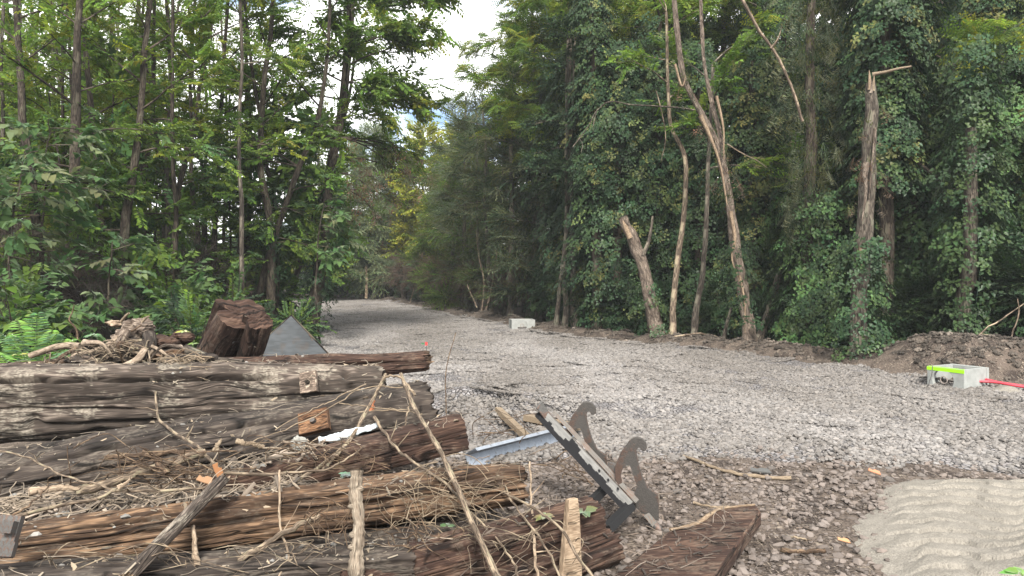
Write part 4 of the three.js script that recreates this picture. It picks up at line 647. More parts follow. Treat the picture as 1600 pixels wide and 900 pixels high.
const dryBush = bush('dry_thicket', V(-6.6, 0, -45), { seed: 152, rx: 1.3, rz: 1.1, h: 3.0, n: 150, kind: 'bare', s: 1.7, hue: ['twiggy', 'dead'], lift: 0.5, stems: 12 }, 'brown leafless thicket along the far right rim', 'thicket', 'brown thickets along the far right rim');
{
  const r = rng(155);
  for (const [x, z, s] of [[-13.5, -54, 1.1], [-7.2, -50, 1], [-8.4, -55, 1.2], [-5.4, -47, 1], [-17, -52, 1.2], [-16, -46, 1.1], [-18.5, -40, 1.2], [-11.5, -58, 1.5], [-4.2, -43, 0.9], [-20, -57, 1.6], [-3.6, -50, 1.5]]) copyOf(hedge, x, z, r() * 6.3, s);
  for (const [x, z, s] of [[-4.8, -41, 1], [-3.6, -37.5, 0.9], [-2.4, -34, 0.95], [-1.3, -31.5, 0.8], [-0.5, -29.5, 0.7], [-8.2, -51.5, 1.1], [0.4, -28.5, 0.8]]) copyOf(dryBush, x, z, r() * 6.3, s);
  const g2 = bush('rim_bush', V(-3.0, H(-3.0, -33.6), -33.6), { seed: 157, rx: 0.9, rz: 0.5, h: 0.9, n: 110, kind: 'fine', hue: ['bright', 'olive', 'green'], s: 1.3, lift: 0.4 }, 'low light green bush on the far rim of the track', 'bush');
}
// masses of leaves that close the wood behind everything
{
  const r = rng(161), c = new Crown(r), g = new THREE.Group(); top(g, 'far_woodland'); g.userData.kind = 'stuff'; g.userData.label = 'mass of far trees closing the view behind both woods';
  const put = (x, z, y0, y1, n, hues, kind, s, w, mat) => { for (let i = 0; i < n; i++) { const y = lerp(y0, y1, Math.pow(r(), 1.15)), a = r() * 6.283; c.add(kind, basis(V(x + (r() + r() - 1) * w, y, z + (r() - 0.5) * w), V(Math.cos(a), -0.5 * r(), Math.sin(a)), V(0.5 * (r() - 0.5), 1, 0.5 * (r() - 0.5)), s * (0.7 + 0.6 * r())), hues[Math.floor(r() * hues.length)], 0.3, mat); } };
  for (let x = -60; x < -20; x += 3) put(x + r() * 2, -48 - 8 * r(), 0, 5 + 1.5 * r(), 200, ['green', 'deep', 'bright'], 'broad', 3, 3.2);
  for (let z = -46; z < -14; z += 3) put(Math.min(-24, z * 0.86) - 3 * r(), z, 0, 4.5, 150, ['green', 'deep', 'green'], 'broad', 2.4, 3);
  for (let x = -22; x < 4; x += 2.6) put(x + r() * 2, -64 - 5 * r(), 0, 6 + 1.5 * r(), 240, ['deep', 'green', 'laurel'], 'broad', 3, 3);
  for (let x = 1; x < 46; x += 2.6) put(x + r(), -35 - 5 * r(), 0, 7 + 2 * r(), 240, ['deep', 'laurel', 'deep', 'ivy'], 'ivy', 3.2, 3, WAXY);
  for (let z = -34; z < -9; z += 2.6) put(Math.max(17, -z * 0.95) + 3 * r(), z, 0, 6, 180, ['deep', 'ivy'], 'ivy', 2.8, 3, WAXY);
  c.build('leaf_mass', g);
}
// ---------- the log pile ----------
const UP = V(0, 1, 0);
function logFrame(A, B) { const t = B.clone().sub(A).normalize(), u = UP.clone().addScaledVector(t, -UP.dot(t)).normalize(), s = t.clone().cross(u).normalize(); if (s.z < 0) s.negate(); return { t, u, s, L: A.distanceTo(B) }; }
// a log between two points; a thing with its ends as parts. cracks: [angle, from, to, width, depth]; angle 0 faces the viewer's side, pi/2 is up
function makeLog(name, label, category, A, B, o) {
  const g = group(name, V((A.x + B.x) / 2, Math.min(A.y, B.y), (A.z + B.z) / 2), label, category, o.group), f = logFrame(A, B), O = g.position, nL = o.nL ?? 150, nR = o.nR ?? 72, ex = o.n ?? 2.4, sd = o.seed;
  const p = [], u = [], id = [], w = nR + 1, roll = o.roll ?? 0, rings = [];
  const pt = (s, th, k, jag) => {
    const ry = lerp(o.ry[0], o.ry[1], s), rz = lerp(o.rz[0], o.rz[1], s), c = Math.cos(th), n = Math.sin(th), R = 1 / Math.pow(Math.pow(Math.abs(c), ex) + Math.pow(Math.abs(n), ex), 1 / ex), sL = s * f.L, j = th / 6.28318;
    let d = (o.rough ?? 0.02) * fbm(j * 6, sL * 1.1, sd, 3, 6) * 1.6 + (o.grain ?? 0.006) * (1.2 - 2.6 * Math.pow(1 - Math.abs(noise(j * 38 + 0.6 * noise(sL * 2, j * 9, sd + 14), sL * 0.9, sd + 1)), 4) * smooth(-0.3, 0.3, noise(j * 11, sL * 1.6, sd + 15)) + 0.7 * noise(j * 90, sL * 3, sd + 4, 90)) + (o.rough ?? 0.02) * 0.35 * noise(j * 14, sL * 0.5, sd + 3, 14);
    for (const [ca, s0, s1, cw, cd] of o.cracks ?? []) { let da = Math.atan2(Math.sin(th - ca - 0.12 * noise(sL * 1.4, ca, sd + 5) - 0.03 * noise(sL * 9, ca, sd + 6)), Math.cos(th - ca - 0.12 * noise(sL * 1.4, ca, sd + 5) - 0.03 * noise(sL * 9, ca, sd + 6))); da *= ry; d -= cd * Math.exp(-Math.pow(da / cw, 2)) * smooth(s0, s0 + 0.06, s) * smooth(s1, s1 - 0.06, s); }
    for (const [ba, bs, br, bd] of o.dents ?? []) { const da = Math.atan2(Math.sin(th - ba), Math.cos(th - ba)) * ry, ds = (s - bs) * f.L; d -= bd * Math.exp(-(da * da + ds * ds) / (br * br)); }
    const cr = roll + (o.twist ?? 0) * (s - 0.5), X = (c * R * rz + c * d) * k, Y = (n * R * ry + n * d) * k, x = X * Math.cos(cr) - Y * Math.sin(cr), y = X * Math.sin(cr) + Y * Math.cos(cr);
    const bend = (o.sag ?? 0) * 4 * s * (1 - s), P = A.clone().addScaledVector(f.t, sL + jag).addScaledVector(f.s, x).addScaledVector(f.u, y + bend + 0.4 * (o.rough ?? 0.02) * noise(sL * 0.8, 3, sd + 9));
    return P.sub(O);
  };
  for (let i = 0; i <= nL; i++) for (let j = 0; j <= nR; j++) { const s = i / nL, P = pt(s, (j % nR) / nR * 6.283185, 1, i === 0 || i === nL ? 0.5 * (o.jag ?? 0.02) * noise((j % nR) * 0.5, i, sd + 8) : 0); p.push(P.x, P.y, P.z); u.push(s * f.L + sd * 0.37, j / nR * 3.14 * (o.ry[0] + o.rz[0])); }
  for (let i = 0; i < nL; i++) for (let j = 0; j < nR; j++) { const a = i * w + j; id.push(a, a + 1, a + w, a + 1, a + w + 1, a + w); }
  const mk = (P, U, I) => { const q = new THREE.BufferGeometry(); q.setAttribute('position', new THREE.Float32BufferAttribute(P, 3)); q.setAttribute('uv', new THREE.Float32BufferAttribute(U, 2)); q.setIndex(I); q.computeVertexNormals(); return q; };
  part('wood', mk(p, u, id), o.mat, g);
  for (const e of o.ends ?? [0, 1]) {
    const P = [], U = [], I = [], nr = 9;
    for (let k = 0; k <= nr; k++) for (let j = 0; j <= nR; j++) { const q = 1 - k / nr, th = (j % nR) / nR * 6.283185, jag = (e ? 1 : -1) * (o.jag ?? 0.02) * (0.5 * noise((j % nR) * 0.5, e ? nL : 0, sd + 8) * q + (1 - q * q) * 0.4 + 0.9 * fbm(Math.cos(th) * q * 5 + 9, Math.sin(th) * q * 5 + 9, sd + 10, 3) * (k ? 1 : 0)); const v = pt(e, th, q, k ? jag : 0.5 * (o.jag ?? 0.02) * noise((j % nR) * 0.5, e ? nL : 0, sd + 8)); P.push(v.x, v.y, v.z); U.push(Math.cos(th) * q * o.rz[e] * 0.4, Math.sin(th) * q * o.ry[e]); }
    for (let k = 0; k < nr; k++) for (let j = 0; j < nR; j++) { const a = k * w + j; e ? I.push(a, a + 1, a + w, a + 1, a + w + 1, a + w) : I.push(a, a + w, a + 1, a + 1, a + w, a + w + 1); }
    part('cut_end', mk(P, U, I), o.endMat ?? o.mat, g);
  }
  g.userData.frame = undefined; delete g.userData.frame;
  solids.push(g); return g;
}
const solids = []; let STICK;
// the two big round timbers
const A0 = at(-420, 640, 4.75), A1 = at(592, 612, 6.05);
const bigLog = makeLog('weathered_log', 'biggest grey weathered log, lying uppermost across the left of the pile', 'log', A0, A1, { ry: [0.3, 0.225], rz: [0.3, 0.23], n: 3.0, seed: 5, mat: M.greyWood, rough: 0.028, grain: 0.005, nL: 300, nR: 230, jag: 0.05,
  cracks: [[0.62, 0.2, 0.82, 0.014, 0.09], [-0.15, 0.25, 0.6, 0.01, 0.035], [1.2, 0.45, 0.97, 0.01, 0.03], [0.1, 0.7, 0.98, 0.01, 0.03], [-0.5, 0.38, 0.62, 0.012, 0.03]], dents: [[-0.35, 0.425, 0.045, 0.05], [-0.75, 0.52, 0.07, 0.03], [0.75, 0.93, 0.03, 0.06], [0.35, 0.94, 0.03, 0.05]] });
const B0 = at(-400, 840, 4.15), B1 = at(664, 650, 5.75);
const secondLog = makeLog('weathered_log', 'dark round log under the biggest one, its broad mossy end facing the gravel', 'log', B0, B1, { ry: [0.2, 0.27], rz: [0.22, 0.26], n: 2.6, seed: 9, mat: M.darkWood, rough: 0.03, grain: 0.004, nL: 260, nR: 210, jag: 0.07, cracks: [[0.3, 0.3, 0.7, 0.012, 0.04], [0.9, 0.1, 0.95, 0.01, 0.03], [-0.1, 0.55, 0.95, 0.01, 0.05]] });
makeLog('old_timber', 'narrow reddish timber behind the biggest log, its lit end pointing at the track', 'timber', at(-330, 600, 5.7), at(664, 566, 7.15), { ry: [0.1, 0.1], rz: [0.16, 0.13], n: 3.2, seed: 13, mat: M.redWood, endMat: M.brownWood, rough: 0.028, grain: 0.006, nL: 220, nR: 120, jag: 0.09, cracks: [[1.4, 0.5, 0.98, 0.015, 0.05], [0.1, 0.6, 0.96, 0.02, 0.05]] });
makeLog('old_timber', 'squared red brown timber with a clean cut end, lying below the white rag', 'timber', at(318, 770, 4.4), at(722, 673, 4.95), { ry: [0.095, 0.108], rz: [0.1, 0.115], n: 6, seed: 17, mat: M.redWood, rough: 0.008, grain: 0.0035, nL: 170, nR: 150, jag: 0.012, roll: -0.06, cracks: [[0.0, 0.3, 0.7, 0.006, 0.012]] });
const wide = makeLog('old_timber', 'wide brown timber with deep grain under the leaning plank', 'timber', at(-260, 900, 3.35), at(806, 757, 4.4), { ry: [0.12, 0.115], rz: [0.19, 0.17], n: 3.4, seed: 21, mat: M.brownWood, rough: 0.022, grain: 0.008, nL: 300, nR: 210, jag: 0.05, roll: 0.25, cracks: [[1.0, 0.25, 0.7, 0.008, 0.03], [1.25, 0.3, 0.62, 0.008, 0.025], [0.75, 0.3, 0.55, 0.008, 0.025], [0.55, 0.5, 0.95, 0.01, 0.03], [1.5, 0.4, 0.8, 0.008, 0.02], [0.1, 0.2, 0.9, 0.012, 0.03]] });
makeLog('old_timber', 'lowest dark timber along the bottom left edge, strewn with chips', 'timber', at(-300, 945, 3.1), at(640, 880, 3.75), { ry: [0.1, 0.1], rz: [0.2, 0.18], n: 3.4, seed: 25, mat: M.darkWood, rough: 0.02, grain: 0.007, nL: 220, nR: 150, roll: 0.2, cracks: [[1.1, 0.3, 0.9, 0.01, 0.03], [1.5, 0.2, 0.7, 0.01, 0.02]] });
makeLog('old_timber', 'squared brown beam with leaves on its upper edge, in front of the steel hitch', 'timber', at(530, 915, 3.55), at(930, 805, 4.25), { ry: [0.092, 0.096], rz: [0.1, 0.1], n: 5, seed: 29, mat: M.redWood, rough: 0.012, grain: 0.005, nL: 160, nR: 150, jag: 0.02, cracks: [[1.2, 0.2, 0.8, 0.008, 0.02], [0.2, 0.4, 0.9, 0.006, 0.015]] });
makeLog('old_timber', 'rough short beam under the squared one, behind the split stake', 'timber', at(690, 945, 3.65), at(957, 850, 4.2), { ry: [0.065, 0.075], rz: [0.1, 0.09], n: 3, seed: 33, mat: M.redWood, rough: 0.02, grain: 0.007, nL: 110, nR: 72, jag: 0.04, cracks: [[0.6, 0.3, 0.95, 0.01, 0.03]] });
makeLog('old_timber', 'half-buried timber glimpsed in the gap below the wide brown one', 'timber', at(250, 880, 3.75), at(760, 835, 4.15), { ry: [0.07, 0.07], rz: [0.11, 0.1], n: 3, seed: 37, mat: M.darkWood, rough: 0.02, grain: 0.006, nL: 110, nR: 64 });
makeLog('leaning_plank', 'short grey plank lying aslant on the wide brown timber', 'plank', at(196, 905, 3.15), at(345, 752, 3.72), { ry: [0.022, 0.022], rz: [0.068, 0.055], n: 5, seed: 41, mat: M.plankWood, endMat: M.freshWood, rough: 0.008, grain: 0.004, nL: 110, nR: 72, roll: 0.5, jag: 0.05, cracks: [[1.2, 0.1, 0.9, 0.006, 0.012], [1.5, 0.3, 0.7, 0.005, 0.01], [1.8, 0.2, 0.9, 0.006, 0.01]] });
{
  const b = at(560, 940, 3.42), g = group('debarked_post', b, 'pale debarked post standing on end at the bottom of the pile', 'post'), P = [[560, 940, 3.42], [557, 880, 3.47], [561, 820, 3.52], [556, 770, 3.57], [557, 734, 3.6]].map((p) => at(...p).sub(b)), c = curve(P, 60);
  new MB().tube(c, taper(61, 0.036, 0.026).map((q, k) => q * (1 + 0.14 * noise(k * 0.45, 3, 7) + 0.1 * noise(k * 1.3, 5, 7))), 18, { lump: 0.16, seed: 6, lf: 9 }).build('wood', M.postWood, g);
  for (const [k, a] of [[21, 3.3], [26, 2.8], [38, 3.1], [47, 0.3]]) { const d = V(Math.cos(a), 0.2, 0.4).normalize(); new MB().tube([c[k], c[k].clone().addScaledVector(d, 0.035), c[k].clone().addScaledVector(d, 0.046)], [0.016, 0.013, 0.005], 8, { lump: 0.4, seed: k }).build('knob', M.postWood, g); }
}
{
  const s = new THREE.Shape([[868, 915], [885, 782], [899, 781], [902, 800], [906, 915]].map(([x, y]) => new THREE.Vector2((x - 885) / F * 3.85, -(y - 850) / F * 3.85)));
  const g = new THREE.ExtrudeGeometry(s, { depth: 0.035, bevelEnabled: true, bevelSize: 0.004, bevelThickness: 0.004, bevelSegments: 2, curveSegments: 4 });
  const m = new THREE.Mesh(g, M.freshWood); m.castShadow = m.receiveShadow = true; top(m, 'split_stake'); m.position.copy(at(885, 850, 3.87)); m.rotation.set(-0.1, 0.5, 0.0); tag(m, 'pale split wooden stake standing upright against the squared beam', 'stake');
}
// thick wedge slab lying on the soil at the right foot of the pile
{
  const px = [[880, 935], [930, 905], [985, 872], [1048, 832], [1090, 824], [1125, 808], [1180, 804], [1186, 812], [1152, 850], [1120, 885], [1075, 940]], top0 = 0.1, W = px.map(([x, y]) => at(x, y, F * (EYE - top0) / (y - HY)));
  const c = V(0.98, 0, -4.4), s = new THREE.Shape(W.map((p) => new THREE.Vector2(p.x - c.x, -(p.z - c.z))));
  const g = new THREE.ExtrudeGeometry(s, { depth: 0.07, bevelEnabled: true, bevelSize: 0.012, bevelThickness: 0.012, bevelSegments: 3, curveSegments: 4 }); g.rotateX(-Math.PI / 2);
  const grp = group('wedge_slab', V(c.x, top0 - 0.075, c.z), 'dark brown wedge of timber lying point first on the soil, right of the pile', 'timber'); part('wood', g, M.redWood, grp); grp.rotation.set(0.07, 0, 0.05); solids.push(grp);
  const E = px.slice(3, 7).map(([x, y]) => at(x, y, F * (EYE - top0) / (y - HY)).sub(c).setY(0.085)); new MB().tube(curve(E, 24), taper(25, 0.016, 0.007), 6, { lump: 0.6, seed: 3, lf: 9 }).build('split_edge', M.freshWood, grp);
}
// iron and wooden washer plates with bolts on the big logs
function plate(parent, p, w, h, th, rot, mat, boltMat, label) {
  const q = new THREE.Group(); q.name = 'washer_plate'; q.userData.label = label; q.position.copy(p).sub(parent.position); q.rotation.set(...rot); parent.add(q);
  const s = new THREE.Shape([[-w / 2, -h / 2], [w / 2, -h / 2 * 0.96], [w / 2 * 0.94, h / 2], [-w / 2 * 1.02, h / 2 * 0.97]].map((a) => new THREE.Vector2(...a))); const hole = new THREE.Path(); hole.absarc(0.0, -0.02 * h, Math.min(w, h) * 0.16, 0, 6.283); s.holes.push(hole);
  q.add(Object.assign(new THREE.Mesh(new THREE.ExtrudeGeometry(s, { depth: th, bevelEnabled: true, bevelSize: 0.004, bevelThickness: 0.004, bevelSegments: 2 }), mat), { name: 'plate_board', castShadow: true, receiveShadow: true }));
  const b = new THREE.Mesh(new THREE.CylinderGeometry(0.017, 0.02, th + 0.05, 8), boltMat); b.name = 'bolt'; b.rotation.x = Math.PI / 2; b.position.set(0.0, -0.02 * h, th / 2 + 0.005); b.castShadow = true; q.add(b);
}
plate(bigLog, at(484, 598, 5.62), 0.125, 0.155, 0.03, [-0.35, -0.15, 0.12], M.greyPlate, M.darkBark, 'pale wooden washer plate');
plate(secondLog, at(493, 661, 5.06), 0.2, 0.15, 0.045, [-0.55, -0.1, 0.2], M.redWood2, M.steel, 'brown wooden washer plate');
{
  const g = group('bolted_bracket', at(8, 838, 3.15), 'rusty iron bracket with a square bolt at the left end of the wide timber', 'bracket'); g.rotation.set(-0.4, 0.1, -0.05);
  const box = (x, y, z, w, h, d, n) => { const m = part(n, new THREE.BoxGeometry(w, h, d), M.steel, g); m.position.set(x, y, z); return m; };
  box(0, 0, 0, 0.1, 0.17, 0.035, 'bracket_plate'); box(0.025, 0.035, 0.035, 0.045, 0.05, 0.05, 'square_bolt'); box(-0.055, -0.01, 0.0, 0.05, 0.13, 0.05, 'bracket_plate'); box(0.035, -0.05, 0.02, 0.06, 0.06, 0.03, 'bracket_plate');
}
// upended brown timber split in two, and the grey slab on its corner
{
  const g = makeLog('upended_timber', 'thick upended brown timber split in two, leaning behind the pile', 'timber', at(300, 640, 7.5), at(377, 490, 6.95), { ry: [0.15, 0.19], rz: [0.17, 0.23], n: 3.6, seed: 47, mat: M.bodyWood, endMat: M.redWood, rough: 0.03, grain: 0.007, nL: 110, nR: 96, jag: 0.03, roll: 0.2, cracks: [[0.25, 0, 1.1, 0.03, 0.16], [0.9, 0.3, 1.0, 0.012, 0.04]] });
  const h = makeLog('upended_timber', 'right half of the split upended timber, beside the grey slab', 'timber', at(362, 640, 7.4), at(404, 500, 6.85), { ry: [0.1, 0.12], rz: [0.1, 0.12], n: 3.2, seed: 48, mat: M.bodyWood, endMat: M.redWood, rough: 0.03, grain: 0.007, nL: 90, nR: 72, jag: 0.03, roll: -0.2, cracks: [[0.6, 0, 1.1, 0.02, 0.06]] });
  new MB().tube(curve([at(300, 560, 7.0), at(335, 538, 6.95), at(358, 520, 6.95), at(374, 512, 7)].map((p) => p.sub(g.position)), 10), taper(11, 0.06, 0.018), 7, { lump: 0.3, seed: 4 }).build('splinter', M.brownWood, g);
}
{
  const d = 8.0, side = 0.9, g = group('grey_slab', at(450, 492, d).add(V(0, -side * 0.7071, 0)), 'flat grey slab standing on its corner behind the log pile', 'slab'); g.rotation.set(-0.18, 0.12, 0);
  const s = new THREE.Shape([[0, 0.7071], [-0.7071, 0], [0, -0.7071], [0.7071, 0]].map(([x, y]) => new THREE.Vector2(x * side, y * side)));
  part('face', new THREE.ExtrudeGeometry(s, { depth: 0.025, bevelEnabled: true, bevelSize: 0.003, bevelThickness: 0.003, bevelSegments: 1 }), M.slab, g).position.z = -0.03;
  new MB().tube([V(0.0, 0.64, 0.0), V(0.32, 0.318, 0.0), V(0.63, 0.01, 0.0)], [0.008, 0.008, 0.008], 4).build('rim', M.darkBark, g); new MB().tube([V(0.0, 0.64, 0.0), V(-0.32, 0.318, 0.0), V(-0.63, 0.01, 0.0)], [0.006, 0.006, 0.006], 4).build('rim', M.bark, g);
  new MB().tube(curve([V(0.2, 0.43, 0.01), V(0.225, 0.4, 0.012), V(0.24, 0.36, 0.01)], 5), taper(6, 0.006, 0.003), 5).build('clinging_twig', M.brownTwig, g);
}
// ---------- the heap of roots on top ----------
{
  const stick = (name, label, cat, pts, r0, r1, mat, o = {}) => { const w = pts.map((p) => at(...p)), g = group(name, w[0].clone(), label, cat, o.grp); new MB().tube(curve(w.map((p) => p.sub(g.position)), o.n ?? 18), taper((o.n ?? 18) + 1, r0, r1), o.seg ?? 8, { lump: o.lump ?? 0.2, seed: o.seed ?? 1, lf: 4 }).build('wood', mat, g); return g; };
  STICK = stick;
  const lumpy = (p, rx, ry, rz, seed, mat, name, parent, amp = 0.35) => { const g = new THREE.IcosahedronGeometry(1, 5), a = g.attributes.position, v = V(0, 0, 0), uv = []; for (let i = 0; i < a.count; i++) { v.fromBufferAttribute(a, i); const k = 1 + amp * fbm(v.x * 2.2 + 9 + v.z, v.y * 2.2 + 9 - v.z * 0.7, seed, 4) + 0.12 * fbm(v.x * 11 + v.z * 7 + 40, v.y * 3 + 40, seed + 4, 3); a.setXYZ(i, v.x * k * rx, v.y * k * ry, v.z * k * rz); uv.push(v.x * rx + v.z * rz, v.y * ry); } g.setAttribute('uv', new THREE.Float32BufferAttribute(uv, 2)); g.computeVertexNormals(); const m = part(name, g, mat, parent); m.position.copy(p).sub(parent.position); return m; };
  const rw = group('root_stump', at(215, 560, 6.3), 'knotted root stump with torn pale limbs at the top of the heap', 'stump');
  lumpy(at(212, 512, 6.3), 0.1, 0.085, 0.1, 3, M.torn, 'root_knot', rw, 0.7); lumpy(at(178, 505, 6.3), 0.06, 0.032, 0.05, 5, M.paleStick, 'root_knot', rw, 0.6); lumpy(at(205, 535, 6.35), 0.13, 0.1, 0.12, 7, M.brownWood, 'root_knot', rw, 0.6);
  const lim = (pts, r0, r1, mat, sd, name = 'root_limb') => new MB().tube(curve(pts.map((p) => at(...p).sub(rw.position)), 14), taper(15, r0, r1), 9, { lump: 0.28, seed: sd, lf: 5 }).build(name, mat, rw);
  lim([[198, 517, 6.15], [190, 530, 6.1], [184, 543, 6.05], [176, 556, 5.98]], 0.04, 0.022, M.torn, 1); lim([[196, 520, 6.2], [170, 540, 6.1], [140, 552, 6.0], [112, 556, 5.95]], 0.045, 0.018, M.tanWood, 2);
  lim([[232, 520, 6.1], [234, 535, 6.05], [231, 552, 6.0]], 0.045, 0.05, M.darkWood, 3); lim([[190, 502, 6.25], [197, 493, 6.2], [202, 489, 6.18]], 0.012, 0.008, M.straw, 4); lim([[222, 503, 6.2], [229, 496, 6.18], [233, 494, 6.15]], 0.01, 0.005, M.straw, 5); lim([[205, 518, 6.15], [215, 512, 6.12], [221, 508, 6.1]], 0.008, 0.006, M.brownTwig, 6);
  lumpy(at(160, 566, 6.0), 0.3, 0.09, 0.2, 21, M.darkWood, 'root_mass', rw, 0.8); lumpy(at(225, 556, 6.2), 0.22, 0.12, 0.2, 23, M.darkWood, 'root_mass', rw, 0.8); lumpy(at(285, 572, 5.9), 0.24, 0.08, 0.18, 25, M.darkWood, 'root_mass', rw, 0.8); lumpy(at(100, 572, 5.9), 0.2, 0.07, 0.15, 27, M.brownWood, 'root_mass', rw, 0.8);
  lumpy(at(225, 510, 6.28), 0.075, 0.075, 0.08, 29, M.torn, 'root_knot', rw, 0.9); lumpy(at(190, 528, 6.2), 0.07, 0.07, 0.08, 31, M.torn, 'root_knot', rw, 0.9);
  { const r = rng(1101); for (let k = 0; k < 16; k++) { const a = [lerp(110, 320, r()), lerp(535, 575, r()), lerp(5.8, 6.2, r())], b = [a[0] + (r() - 0.5) * 130, a[1] + 10 + 26 * r(), a[2] - 0.2 * r()], m = [(a[0] + b[0]) / 2 + 20 * (r() - 0.5), (a[1] + b[1]) / 2 - 16 * r(), (a[2] + b[2]) / 2 - 0.12]; lim([a, m, b], 0.011 + 0.014 * r(), 0.005, [M.torn, M.twig, M.brownTwig, M.tanWood][k % 4], 40 + k, 'root'); } }
  const rm = group('bark_clump', at(260, 560, 6.2), 'rotten red brown clump of bark right of the root stump', 'bark'); lumpy(at(254, 535, 6.25), 0.11, 0.07, 0.1, 11, M.redWood, 'bark_piece', rm, 0.7); lumpy(at(285, 528, 6.5), 0.09, 0.065, 0.09, 13, M.redWood, 'bark_piece', rm, 0.5); lumpy(at(265, 556, 6.0), 0.12, 0.05, 0.09, 15, M.brownWood, 'bark_piece', rm, 0.8);
  lumpy(at(275, 566, 5.85), 0.05, 0.04, 0.04, 16, M.stone2, 'stone', rm, 0.3);
  stick('fallen_branch', 'smooth pale branch lying low across the heap of roots', 'branch', [[95, 592, 5.6], [140, 586, 5.58], [185, 577, 5.62], [214, 563, 5.75], [226, 548, 5.85]], 0.018, 0.028, M.tanWood, { lump: 0.25 });
  stick('fallen_branch', 'stout forked-looking grey branch at the right end of the root heap', 'branch', [[290, 545, 6.3], [315, 556, 6.2], [340, 562, 6.1], [380, 566, 6.05]], 0.045, 0.02, M.bark, { seed: 3 });
  stick('fallen_branch', 'brown broken branch sticking left out of the root heap', 'branch', [[48, 556, 6.1], [75, 546, 6.05], [100, 540, 6.0], [125, 541, 6.0]], 0.025, 0.03, M.tanWood, { seed: 4 });
  stick('fallen_branch', 'reddish stick hanging down at the left of the root heap', 'branch', [[66, 588, 5.5], [82, 570, 5.6], [100, 555, 5.75], [118, 545, 5.9]], 0.012, 0.016, M.brownTwig, { seed: 5 });
  stick('curled_twig', 'crooked dead twig rising left of the root stump behind the fern', 'twig', [[122, 530, 6.4], [118, 512, 6.4], [108, 500, 6.4], [113, 488, 6.42], [116, 476, 6.4]], 0.009, 0.004, M.brownTwig, { seed: 6 });
  stick('curled_twig', 'twisted root hanging over the edge of the heap', 'twig', [[145, 560, 5.7], [152, 566, 5.62], [148, 578, 5.55], [155, 590, 5.5], [152, 596, 5.48]], 0.014, 0.007, M.twig, { seed: 7 });
}
M.hook = M.steel.clone(); M.hook.color.setRGB(0.5, 0.47, 0.45);
